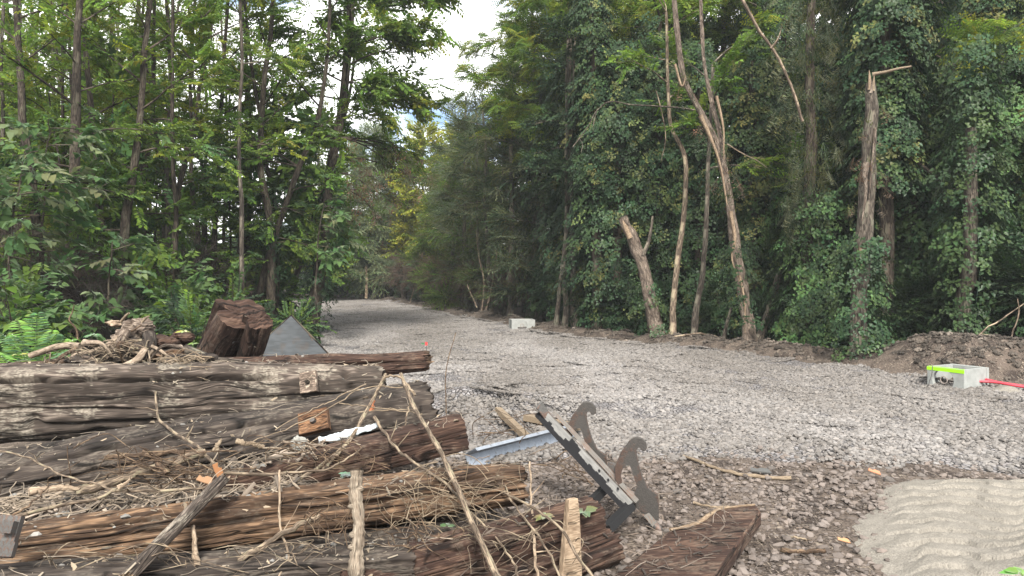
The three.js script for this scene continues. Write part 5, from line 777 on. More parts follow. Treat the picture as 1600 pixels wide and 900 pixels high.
// ---------- steel hitch frame with two hooked plates ----------
const atG = (px, py, h = 0) => at(px, py, F * (EYE - h) / (py - HY));              // point at a height above the level ground
{
  const K = 4.9 / F / 3.913, g = group('hitch_frame', at(985, 790, 4.78), 'steel hitch frame with two hooked plates, leaning on the gravel beside the pile', 'hitch frame'), O = g.position;
  const zp = (zx, zy, d) => at(820 + zx / 3.913, 610 + zy / 3.913, d).sub(O);
  const shape = [[556, 468], [590, 384], [640, 312], [662, 293], [690, 286], [716, 294], [736, 313], [742, 345], [738, 358], [726, 365], [713, 360], [708, 348], [700, 343], [688, 346], [679, 368], [684, 405], [694, 450], [716, 520], [750, 588], [806, 622], [812, 690], [812, 774], [762, 762], [690, 712], [640, 672], [590, 600], [558, 545]];
  const holes = [[[598, 562], [588, 520], [600, 482], [622, 456], [642, 455], [654, 480], [672, 540], [688, 585], [672, 612], [668, 640], [650, 632], [618, 600]], 'o775,645,17', 'o702,640,26'];
  const hook = (d, dx, dy, s, name) => {
    const sh = new THREE.Shape(); const pts = shape.map(([x, y]) => new THREE.Vector2((x - 650) * K * s, -(y - 560) * K * s)); sh.setFromPoints(pts);
    for (const h of holes) { const p = new THREE.Path(); if (typeof h === 'string') { const [x, y, r] = h.slice(1).split(',').map(Number); p.absarc((x - 650) * K * s, -(y - 560) * K * s, r * K * s, 0, 6.283, true); } else p.setFromPoints(h.map(([x, y]) => new THREE.Vector2((x - 650) * K * s, -(y - 560) * K * s))); sh.holes.push(p); }
    const m = part(name, new THREE.ExtrudeGeometry(sh, { depth: 0.022, bevelEnabled: true, bevelSize: 0.0025, bevelThickness: 0.0025, bevelSegments: 2, curveSegments: 10 }), M.hook, g);
    m.position.copy(zp(650 + dx, 560 + dy, d)); m.rotation.set(0, -0.22, 0); return m;
  };
  hook(4.83, 0, 0, 1, 'hooked_plate'); hook(5.14, -302, -232, 1.0, 'hooked_plate');
  const frame = (a, b, w, h, mat, name, lift = V(0, 0, 0)) => { const x = b.clone().sub(a), L = x.length(); x.normalize(); let z = V(0, 0, 1); z.addScaledVector(x, -z.dot(x)).normalize(); const y = z.clone().cross(x); const m = part(name, new THREE.BoxGeometry(L, h, w), mat, g); m.quaternion.setFromRotationMatrix(new THREE.Matrix4().makeBasis(x, y, z)); m.position.copy(a).add(b).multiplyScalar(0.5).add(lift); return m; };
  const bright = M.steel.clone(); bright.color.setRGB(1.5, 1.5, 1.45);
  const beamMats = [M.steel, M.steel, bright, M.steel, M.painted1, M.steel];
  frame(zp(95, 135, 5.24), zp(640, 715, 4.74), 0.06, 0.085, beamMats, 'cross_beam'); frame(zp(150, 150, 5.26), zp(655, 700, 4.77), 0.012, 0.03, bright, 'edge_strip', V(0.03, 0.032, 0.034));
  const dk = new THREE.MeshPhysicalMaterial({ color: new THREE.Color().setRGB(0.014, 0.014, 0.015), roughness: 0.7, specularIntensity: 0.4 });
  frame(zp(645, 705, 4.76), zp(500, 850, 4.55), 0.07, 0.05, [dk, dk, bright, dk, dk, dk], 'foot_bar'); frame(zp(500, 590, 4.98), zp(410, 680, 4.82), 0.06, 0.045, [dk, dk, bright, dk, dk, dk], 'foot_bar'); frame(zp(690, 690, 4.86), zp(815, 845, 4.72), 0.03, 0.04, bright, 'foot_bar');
  new MB().tube([zp(800, 825, 4.73), zp(832, 862, 4.7)], [0.026, 0.02], 10).build('foot_knob', M.steel, g);
  for (const [x, y, d] of [[455, 490, 4.87], [510, 547, 4.82], [570, 600, 4.77]]) { const b = part('bolt', new THREE.CylinderGeometry(0.007, 0.007, 0.02, 8), dk, g); b.rotation.x = Math.PI / 2; b.position.copy(zp(x, y, d)); }
  const s = new THREE.Shape([[60, 98], [95, 58], [118, 92], [196, 196], [170, 240], [130, 190]].map(([x, y]) => new THREE.Vector2((x - 125) * K, -(y - 150) * K))); const e = part('end_plate', new THREE.ExtrudeGeometry(s, { depth: 0.02, bevelEnabled: true, bevelSize: 0.002, bevelThickness: 0.002, bevelSegments: 1 }), M.steel, g); e.position.copy(zp(125, 150, 5.2)); e.rotation.y = 0.3;
  frame(zp(185, 215, 5.18), zp(285, 200, 5.22), 0.02, 0.02, M.steel, 'spacer_bar'); frame(zp(400, 420, 5.12), zp(450, 395, 5.16), 0.03, 0.04, M.steel, 'spacer_bar'); frame(zp(520, 470, 4.95), zp(575, 500, 4.87), 0.05, 0.07, M.steel, 'spacer_bar');
}
// galvanised channel and pale battens behind it
{
  const a = atG(738, 715, 0.09), b = atG(905, 671, 0.12), x = b.clone().sub(a), L = x.length(), mid = a.clone().add(b).multiplyScalar(0.5); x.normalize();
  const s = new THREE.Shape([[-0.09, 0.03], [-0.075, 0.06], [0.07, 0.06], [0.085, 0.045], [0.09, -0.09], [0.083, -0.09], [0.077, 0.042], [0.066, 0.053], [-0.07, 0.053], [-0.084, 0.03]].map((p) => new THREE.Vector2(...p)));
  const geo = new THREE.ExtrudeGeometry(s, { depth: L, bevelEnabled: false, steps: 8 }); geo.translate(0, 0, -L / 2);
  const m = new THREE.Mesh(geo, M.zinc); m.castShadow = m.receiveShadow = true; top(m, 'metal_channel'); m.position.copy(mid); const z = x.clone(), r = V(0, 1, 0).cross(z).normalize(), u = z.clone().cross(r); m.quaternion.setFromRotationMatrix(new THREE.Matrix4().makeBasis(r, u, z)); m.rotateZ(-0.5);
  tag(m, 'bluish galvanised steel channel lying half under twigs behind the hitch frame', 'channel');
  const bat = (p, q, w, h, label) => { const A = atG(...p), B = atG(...q), d = B.clone().sub(A), l = d.length(); const k = new THREE.Mesh(new THREE.BoxGeometry(l, h, w), M.straw); k.castShadow = k.receiveShadow = true; top(k, 'wooden_batten'); k.position.copy(A).add(B).multiplyScalar(0.5); k.quaternion.setFromUnitVectors(V(1, 0, 0), d.normalize()); tag(k, label, 'batten'); };
  bat([778, 640, 0.2], [822, 682, 0.08], 0.07, 0.055, 'pale wooden batten sloping down left of the galvanised channel'); bat([822, 652, 0.14], [905, 668, 0.12], 0.1, 0.06, 'pale wooden batten lying crosswise behind the upper end of the channel');
}
// ---------- concrete catch basins ----------
function basin(name, label, p, turn, w, d, h, neon, conc = M.concrete) {    // w along the face with the round knock-out (local x), d along z
  const g = group(name, p, label, 'catch basin'); g.rotation.y = turn; const t = 0.05, bury = 0.14;
  const sh = new THREE.Shape([[-w / 2, -bury], [w / 2, -bury], [w / 2, h], [-w / 2, h]].map((q) => new THREE.Vector2(...q))); const c = new THREE.Path(); c.absarc(-0.035, h * 0.34, 0.158, 0, 6.2832, true); sh.holes.push(c);
  const bev = { bevelEnabled: true, bevelSize: 0.006, bevelThickness: 0.006, bevelSegments: 2, curveSegments: 20 };
  const f = part('front_wall', new THREE.ExtrudeGeometry(sh, { depth: t, ...bev }), conc, g); f.position.z = d / 2 - t;
  const bx = (n, ww, hh, dd, x, y, z) => { const s = new THREE.Shape([[-ww / 2, -hh / 2], [ww / 2, -hh / 2], [ww / 2, hh / 2], [-ww / 2, hh / 2]].map((q) => new THREE.Vector2(...q))); const q = new THREE.ExtrudeGeometry(s, { depth: dd, ...bev }); q.translate(0, 0, -dd / 2); const m = part(n, q, conc, g); m.position.set(x, y, z); return m; };
  bx('back_wall', w, h + bury, t, 0, (h - bury) / 2, -d / 2 + t / 2); for (const sx of [-1, 1]) bx('side_wall', t - 0.012, h + bury - 0.004, d - 2 * t - 0.026, sx * (w / 2 - t / 2), (h - bury) / 2, 0);
  const k = new THREE.Shape(); k.absarc(0, 0, 0.157, 0, 6.2832); const kg = new THREE.ExtrudeGeometry(k, { depth: 0.02, bevelEnabled: false, curveSegments: 24 }); const kk = part('knockout', kg, M.stone3, g); kk.position.set(-0.035, h * 0.34, d / 2 - 0.04);
  const ring = part('knockout_ring', new THREE.TorusGeometry(0.05, 0.008, 6, 20), M.stone3, g); ring.position.set(-0.035, h * 0.34, d / 2 - 0.018);
  if (neon) { const n = part('paint_stripe', new THREE.BoxGeometry(w + 0.016, 0.05, 0.003), M.neon, g); n.position.set(-0.0, h - 0.022, d / 2 + 0.009); const n2 = part('paint_stripe', new THREE.BoxGeometry(w * 0.98, 0.003, 0.028), M.neon, g); n2.position.set(-0.0, h + 0.0085, d / 2 - 0.02); }
  return g;
}
M.whiteConcrete = matOf(T.concrete, 0.6, 0.6, 0.004, 0.9, { color: new THREE.Color().setRGB(0.62, 0.62, 0.61) });
M.stone3 = matOf(T.concrete, 0.25, 0.25, 0.01, 0.95, { color: new THREE.Color().setRGB(0.62, 0.52, 0.48) });
M.neon = M.plain(0.26, 0.56, 0.005, 0.8);
{
  const a = V(6.33, 0, -10.36), b = V(6.08, 0, -10.82), c = V(6.84, 0, -10.68), e = a.clone().sub(b), w = e.length(), dd = c.clone().sub(a), dep = 0.6; e.normalize(); const into = V(-e.z, 0, e.x); if (into.dot(dd) < 0) into.negate();
  const ctr = b.clone().add(a).multiplyScalar(0.5).addScaledVector(into, dep / 2); ctr.y = 0.055;
  const turn = Math.atan2(-e.z, e.x);
  basin('catch_basin', 'grey concrete catch basin with a fluorescent yellow-green stripe, in front of the earth mound', ctr, turn, w, dep, 0.262, true);
  basin('catch_basin', 'small pale concrete block at the far right rim of the track', V(0.3, 0.06, -22.4), 0.15, 0.7, 0.55, 0.25, false, M.whiteConcrete).userData.category = 'catch basin';
  // bent wire on its corner
  const wr = group('bent_wire', V(6.1, 0.2, -10.7), 'dark bent wire hooked over the left corner of the catch basin', 'wire'); new MB().tube(curve([at(1457, 572, 10.7), at(1456, 585, 10.66), at(1452, 597, 10.64), at(1450, 606, 10.62)].map((p) => p.sub(wr.position)), 8), taper(9, 0.006, 0.005), 5).build('wire', M.plain(0.05, 0.045, 0.045), wr);
  const sp = [[[1530, 600, 10.55], [1548, 604, 10.5], [1575, 612, 10.35], [1605, 620, 10.2], [1680, 640, 9.6]], [[1540, 603, 10.6], [1560, 609, 10.45], [1580, 617, 10.3], [1610, 623, 10.15], [1690, 650, 9.5]]];
  sp.forEach((P, i) => { const lift = (p) => { const v = at(...p); v.y = Math.max(v.y, Math.max(H(v.x, v.z), 0) + 0.1); return v; }, w0 = lift(P[0]), g = group('conduit', w0, ['upper red corrugated conduit running right from the catch basin', 'lower red corrugated conduit running right from the catch basin'][i], 'conduit', 'red conduits'); const pts = curve(P.map((p) => lift(p).sub(w0)), 140); new MB().tube(pts, pts.map((_, k) => 0.018 + (k % 2 ? 0.002 : -0.0015)), 12).build('tube', M.red, g); });
}
// sand spilled against the basin
{
  const mk = (cx, cz, R, h, seed) => { const xs = grown(cx - R, cx + R, R / 16, cx - R, cx + R), zs = grown(cz - R, cz + R, R / 16, cz - R, cz + R); return sheet(xs, zs, (x, z) => H(x, z) - 0.05 + (h + 0.05) * smooth(1, 0.1, Math.hypot(x - cx, z - cz) / R + 0.25 * fbm(x * 4, z * 4, seed, 3)) + 0.01 * fbm(x * 15, z * 15, seed, 2)); };
  const m = new THREE.Mesh(mk(6.85, -10.2, 0.36, 0.1, 3), M.sand); m.castShadow = m.receiveShadow = true; top(m, 'sand_heap'); m.userData.kind = 'stuff'; m.userData.label = 'small heap of sand against the right side of the catch basin';
}
// ---------- small markers and loose sticks ----------
{
  const p = atG(665, 592, 0), g = group('marker_stake', p, 'thin wire marker with a small red flag beside the narrow timber end', 'marker'); const d = -p.z; const r = (x, y) => at(x, y, d).sub(p);
  new MB().tube([V(0, -0.02, 0), r(666, 560), r(666.5, 534)], [0.005, 0.005, 0.005], 5).build('wire', M.plain(0.05, 0.05, 0.05), g); const f = part('red_flag', new THREE.BoxGeometry(0.035, 0.05, 0.012), M.plain(0.6, 0.03, 0.03), g); f.position.copy(r(666, 537)); const q = part('green_tape', new THREE.BoxGeometry(0.05, 0.02, 0.006), M.plain(0.02, 0.12, 0.04), g); q.position.copy(r(660, 537)).add(V(0.01, 0, 0));
}
const stickList = [
  ['forked pale stick leaning left over the two big log ends', [[603, 584, 5.15], [578, 632, 5.0], [548, 685, 4.72], [500, 728, 4.4], [425, 772, 4.15]], 0.013, 0.012, 'twig', 1],
  ['short side prong under the forked pale stick', [[548, 688, 4.7], [530, 708, 4.55], [505, 735, 4.3]], 0.011, 0.009, 'twig', 2],
  ['straight pale pole crossing the pile down to the bottom edge', [[626, 584, 5.1], [645, 632, 4.82], [690, 710, 4.15], [735, 810, 3.72], [782, 912, 3.4]], 0.013, 0.017, 'twig', 3],
  ['pale bent strip of wood arching between the two tall sticks', [[597, 596, 5.1], [606, 588, 5.08], [622, 589, 5.05], [637, 602, 5.0], [648, 618, 4.93]], 0.008, 0.009, 'straw', 4],
  ['pale broken stick lying down over the red brown timber', [[585, 652, 4.85], [598, 672, 4.72], [622, 702, 4.55], [650, 724, 4.3], [690, 752, 4.1], [735, 790, 3.95]], 0.011, 0.007, 'twig', 5],
  ['long thin vine hanging down the biggest log from the root heap', [[232, 548, 5.75], [236, 572, 5.55], [244, 610, 5.3], [247, 650, 5.05], [275, 677, 4.75], [312, 702, 4.4], [345, 737, 4.05]], 0.006, 0.011, 'twig', 6],
  ['thin grey branch lying along the middle of the wide brown timber', [[345, 737, 4.02], [395, 741, 4.05], [450, 738, 4.1], [510, 734, 4.15], [540, 718, 4.2], [568, 698, 4.25]], 0.01, 0.004, 'twig', 7],
  ['long curved branch sweeping left along the wide brown timber', [[352, 752, 3.95], [310, 762, 3.9], [240, 766, 3.85], [185, 766, 3.8], [140, 781, 3.72], [85, 791, 3.65], [0, 812, 3.5], [-80, 835, 3.35]], 0.008, 0.01, 'twig', 8],
  ['thin curved twig over the left end of the wide timber', [[0, 814, 3.48], [40, 795, 3.52], [68, 768, 3.6], [76, 755, 3.7]], 0.006, 0.003, 'brownTwig', 9],
  ['forked thin branch rising left above the debris', [[182, 765, 3.8], [130, 752, 3.85], [90, 740, 3.95], [50, 718, 4.1], [0, 705, 4.2]], 0.006, 0.005, 'twig', 10],
  ['wavy pale twig hanging upright over the wide brown timber', [[437, 735, 3.95], [437, 775, 3.8], [438, 815, 3.68], [443, 840, 3.62], [451, 868, 3.5], [433, 905, 3.4]], 0.006, 0.005, 'paleStick', 11],
  ['thin upright stem in front of the gravel, right of the red marker', [[712, 520, 7.0], [700, 565, 6.6], [696, 620, 5.9], [697, 660, 5.2], [690, 690, 4.8], [678, 692, 4.6]], 0.004, 0.006, 'brownTwig', 12],
  ['grey branch lying at the foot of the wide brown timber', [[372, 876, 3.45], [420, 845, 3.55], [470, 820, 3.65], [500, 806, 3.7]], 0.015, 0.011, 'twig', 13],
  ['thin stick leaning over the squared beam, left of the stake', [[788, 758, 4.2], [812, 800, 4.0], [850, 850, 3.8], [880, 915, 3.6]], 0.005, 0.007, 'twig', 14],
  ['long dark stick leaning across the split stake', [[752, 752, 4.3], [800, 778, 4.1], [850, 805, 3.85], [882, 835, 3.7], [905, 870, 3.6], [935, 915, 3.5]], 0.006, 0.008, 'twig', 15],
  ['pale straight stick standing right of the pole', [[828, 722, 4.6], [830, 780, 4.2], [834, 850, 3.85], [842, 915, 3.6]], 0.006, 0.008, 'paleStick', 16],
  ['second thin pale stick left of the split stake', [[735, 800, 4.0], [770, 835, 3.85], [800, 875, 3.7], [815, 915, 3.6]], 0.006, 0.006, 'twig', 17],
  ['long thin straw stem reaching from the fork across the upper washer plate', [[630, 605, 5.05], [570, 606, 5.0], [510, 640, 4.9], [450, 670, 4.75], [395, 690, 4.6]], 0.004, 0.003, 'straw', 18],
  ['second thin straw stem just below the long one', [[572, 600, 5.0], [520, 625, 4.92], [487, 640, 4.85], [430, 672, 4.7]], 0.004, 0.003, 'straw', 19],
  ['pale straw lying level over the end of the second log', [[530, 630, 5.0], [585, 636, 5.0], [650, 642, 5.05]], 0.004, 0.003, 'straw', 20],
  ['pale straw just below the level one', [[560, 644, 4.95], [610, 641, 4.98], [660, 647, 5.05]], 0.004, 0.003, 'straw', 21],
  ['short upright pale twig beside the pole top', [[643, 622, 4.95], [637, 645, 4.9], [633, 664, 4.85]], 0.006, 0.004, 'twig', 22],
  ['crooked pale branch lying on the gravel at the right', [[1068, 713, 6.62], [1090, 724, 6.4], [1130, 739, 6.12], [1175, 750, 5.93], [1236, 754, 5.86]], 0.012, 0.017, 'straw', 23],
  ['short grey stick on the gravel below the crooked branch', [[1083, 788, 5.28], [1115, 794, 5.2], [1160, 793, 5.2]], 0.009, 0.009, 'straw', 24],
  ['small twig lying on the soil near the lower leaf', [[1228, 836, 4.66], [1245, 841, 4.62], [1268, 845, 4.58]], 0.006, 0.006, 'twig', 25],
  ['flat piece of bark wood on the soil left of the sand', [[1220, 858, 4.42], [1250, 861, 4.4], [1290, 860, 4.4]], 0.014, 0.012, 'brownTwig', 26],
  ['pale strip of bark hanging down beside the leaning plank', [[302, 822, 3.5], [303, 845, 3.45], [305, 866, 3.4], [308, 884, 3.36]], 0.008, 0.014, 'paleStick', 27],
  ['thick grey branch wedged in the debris between the two dark logs and the wide one', [[120, 768, 3.95], [165, 757, 4.0], [200, 744, 4.05], [250, 728, 4.15], [320, 708, 4.3]], 0.024, 0.022, 'twig', 28],
  ['pale broken branch end at the left of the debris', [[45, 770, 3.85], [75, 764, 3.9], [125, 762, 3.95]], 0.022, 0.013, 'paleStick', 29],
  ['brown strip of wood on top of the debris', [[165, 716, 4.4], [230, 710, 4.4], [310, 703, 4.4]], 0.016, 0.012, 'brownTwig', 30],
  ['grey-brown root crossing the debris', [[225, 705, 4.3], [245, 722, 4.15], [262, 740, 4.05]], 0.012, 0.016, 'brownTwig', 31],
  ['pale split sliver standing in the debris', [[335, 705, 4.28], [340, 695, 4.28], [345, 686, 4.3]], 0.016, 0.009, 'straw', 32],
  ['pale split piece of wood at the right end of the debris', [[370, 690, 4.4], [390, 693, 4.38], [412, 699, 4.38]], 0.017, 0.013, 'straw', 33],
  ['white splinter sticking out under the curved branch', [[185, 762, 3.78], [197, 755, 3.8], [206, 745, 3.85]], 0.012, 0.003, 'paleStick', 34],
];
stickList.forEach(([label, P, r0, r1, mat, seed]) => {
  const gr = seed >= 23 && seed <= 26, W = P.map((p) => { const v = at(...p); if (gr) v.y = Math.max(H(v.x, v.z) + r0 * 0.8 + 0.012, v.y); return v; });
  const g = group(r0 > 0.01 ? 'loose_branch' : 'loose_twig', W[0].clone(), label, r0 > 0.01 ? 'branch' : 'twig'), n = 26, pts = curve(W.map((p) => p.sub(g.position)), n);
  const rr = rng(900 + seed); pts.forEach((p, i) => { if (i && i < n) { const wv = seed === 1 || seed === 3 ? 0.003 : 0.007; p.x += wv * noise(i * 0.6, seed, 3); p.y += wv * noise(i * 0.6, seed, 4); } });
  new MB().tube(pts, taper(n + 1, r0, r1), 7, { lump: 0.22, seed, lf: 8 }).build('wood', M[mat], g);
  if (r0 < 0.013 && pts[0].distanceTo(pts[n]) > 0.3 && mat !== 'straw') for (let k = 0; k < 2; k++) { const i = 6 + Math.floor(rr() * 14), d = V(rr() - 0.5, rr() - 0.3, rr() - 0.2).normalize().multiplyScalar(0.08 + 0.1 * rr()); new MB().tube([pts[i], pts[i].clone().addScaledVector(d, 0.5).add(V(0.01, 0.01, 0)), pts[i].clone().add(d)], [r1 * 0.5, r1 * 0.4, 0.0015], 5).build('side_twig', M[mat], g); }
});
// white rag and pale stone on the timber, orange scrap, dark asphalt piece
{
  const rag = (name, label, cat, pts, r0, mat, seed) => { const W = pts.map((p) => at(...p)), g = group(name, W[0].clone(), label, cat), n = 40; new MB().tube(curve(W.map((p) => p.sub(g.position)), n), Array.from({ length: n + 1 }, (_, i) => r0 * (0.55 + 0.45 * Math.sin(Math.PI * i / n)) * (1 + 0.35 * noise(i * 0.3, seed, 2) + 0.2 * noise(i * 1.1, seed, 3))), 14, { lump: 0.55, seed, lf: 3 }).build('sheet', mat, g); };
  rag('plastic_rag', 'crumpled white plastic rag tucked along the top of the squared timber', 'rag', [[498, 688, 4.72], [520, 684, 4.74], [540, 678, 4.77], [560, 673, 4.8], [580, 668, 4.84], [593, 662, 4.86]], 0.019, M.plain(0.38, 0.42, 0.44, 0.6), 5);
  rag('stone_chunk', 'pale lump of concrete at the left end of the squared timber', 'stone', [[456, 697, 4.6], [466, 693, 4.62], [480, 691, 4.66]], 0.03, M.stone2, 8);
  const tri = (name, label, cat, px, py, d, s, rot, mat) => { const sh = new THREE.Shape([[-0.5, -0.9], [0.35, -0.75], [0.5, -0.1], [0.15, 0.25], [0.45, 0.8], [-0.2, 0.9], [-0.35, 0.2]].map(([x, y]) => new THREE.Vector2(x * s, y * s))); const m = new THREE.Mesh(new THREE.ExtrudeGeometry(sh, { depth: s * 0.12, bevelEnabled: true, bevelSize: s * 0.05, bevelThickness: s * 0.04, bevelSegments: 1 }), mat); m.castShadow = m.receiveShadow = true; top(m, name); m.position.copy(at(px, py, d)); m.rotation.set(...rot); tag(m, label, cat); };
  tri('orange_scrap', 'small orange scrap stuck to the end of the second log', 'scrap', 581, 634, 5.12, 0.045, [-0.1, -0.2, -0.15], M.plain(0.35, 0.13, 0.06));
  tri('orange_leaf', 'orange dead leaf caught at the top of the leaning plank', 'leaf', 340, 734, 4.0, 0.04, [-0.2, 0.4, 0.6], M.plain(0.2, 0.085, 0.03)); tri('orange_leaf', 'curled tan leaf left of the top of the leaning plank', 'leaf', 320, 750, 3.95, 0.045, [-0.9, 0.2, 1.5], M.plain(0.2, 0.11, 0.055));
  const g1 = atG(1366, 738, 0.05), g2 = atG(1318, 845, 0.03); tri('orange_leaf', 'orange dead leaf lying on the gravel above the sand patch', 'leaf', 1366, 737, -g1.z, 0.05, [-1.2, 0.1, 1.2], M.plain(0.34, 0.15, 0.08)); tri('orange_leaf', 'pale orange leaf lying on the soil left of the sand patch', 'leaf', 1318, 844, -g2.z, 0.038, [-1.25, 0.1, 1.4], M.plain(0.34, 0.18, 0.09));
  const a = atG(1190, 737, 0.04); tri('asphalt_piece', 'flat dark piece of asphalt on the gravel above the crooked branch', 'rubble', 1188, 736, -a.z, 0.085, [-1.45, 0, 1.4], M.plain(0.07, 0.07, 0.068, 0.95));
}
// tangles of thin vine: nobody could count them
function tangle2(name, label, boxes, n, mat, seed, rad = 0.0028) {
  const r = rng(seed), mb = new MB();
  for (let i = 0; i < n; i++) { const b = boxes[i % boxes.length], P = () => at(lerp(b[0], b[2], r()), lerp(b[1], b[3], r()), lerp(b[4], b[5], r())), a = P(), c = P(), m = a.clone().add(c).multiplyScalar(0.5).add(V((r() - 0.5) * 0.12, (r() - 0.35) * 0.14, (r() - 0.4) * 0.1)), k = rad * (0.5 + r()); mb.tube(curve([a, a.clone().lerp(m, 0.5).add(V(0.02 * (r() - 0.5), 0.03 * r(), 0)), m, c.clone().lerp(m, 0.5).add(V(0.02 * (r() - 0.5), 0.03 * (r() - 0.5), 0)), c], 12), taper(13, k, k * 0.5), 5); }
  const m = new THREE.Mesh(mb.geo(), mat); m.castShadow = m.receiveShadow = true; top(m, name); m.userData.kind = 'stuff'; m.userData.label = label; return m;
}
tangle2('vine_tangle', 'tangle of thin dry vines over the end of the wide brown timber', [[610, 715, 830, 800, 3.95, 4.25], [560, 735, 720, 850, 3.7, 4.1], [650, 760, 800, 830, 3.9, 4.15]], 80, M.straw, 71, 0.0022);
tangle2('vine_tangle', 'nest of thin vines beside the pale debarked post', [[470, 780, 560, 860, 3.55, 3.8], [560, 825, 720, 880, 3.6, 3.9]], 46, M.brownTwig, 73);
tangle2('root_tangle', 'mat of thin dry roots hanging from the right of the root heap', [[235, 555, 335, 600, 5.4, 5.8], [250, 560, 300, 598, 5.4, 5.7]], 90, M.straw, 75, 0.004);
tangle2('root_tangle', 'mat of thin roots left of the root stump', [[60, 545, 200, 595, 5.5, 5.95], [130, 530, 240, 570, 5.8, 6.15]], 90, M.twig, 77, 0.0045);
tangle2('twig_tangle', 'dry twigs lying in the debris between the logs', [[60, 695, 430, 775, 3.95, 4.35], [380, 690, 620, 740, 4.2, 4.5], [150, 700, 350, 760, 4.0, 4.3]], 100, M.brownTwig, 79, 0.003);
tangle2('twig_tangle', 'fine twigs scattered at the bottom of the pile', [[0, 855, 420, 905, 3.2, 3.4], [330, 840, 560, 900, 3.4, 3.6], [700, 820, 900, 900, 3.6, 3.9]], 70, M.twig, 81, 0.0024);
tangle2('twig_tangle', 'twigs lying over the gravel and soil beyond the end of the pile', [[720, 640, 860, 700, 6.6, 7.6], [820, 700, 960, 770, 5.6, 6.3]], 40, M.brownTwig, 83, 0.004);
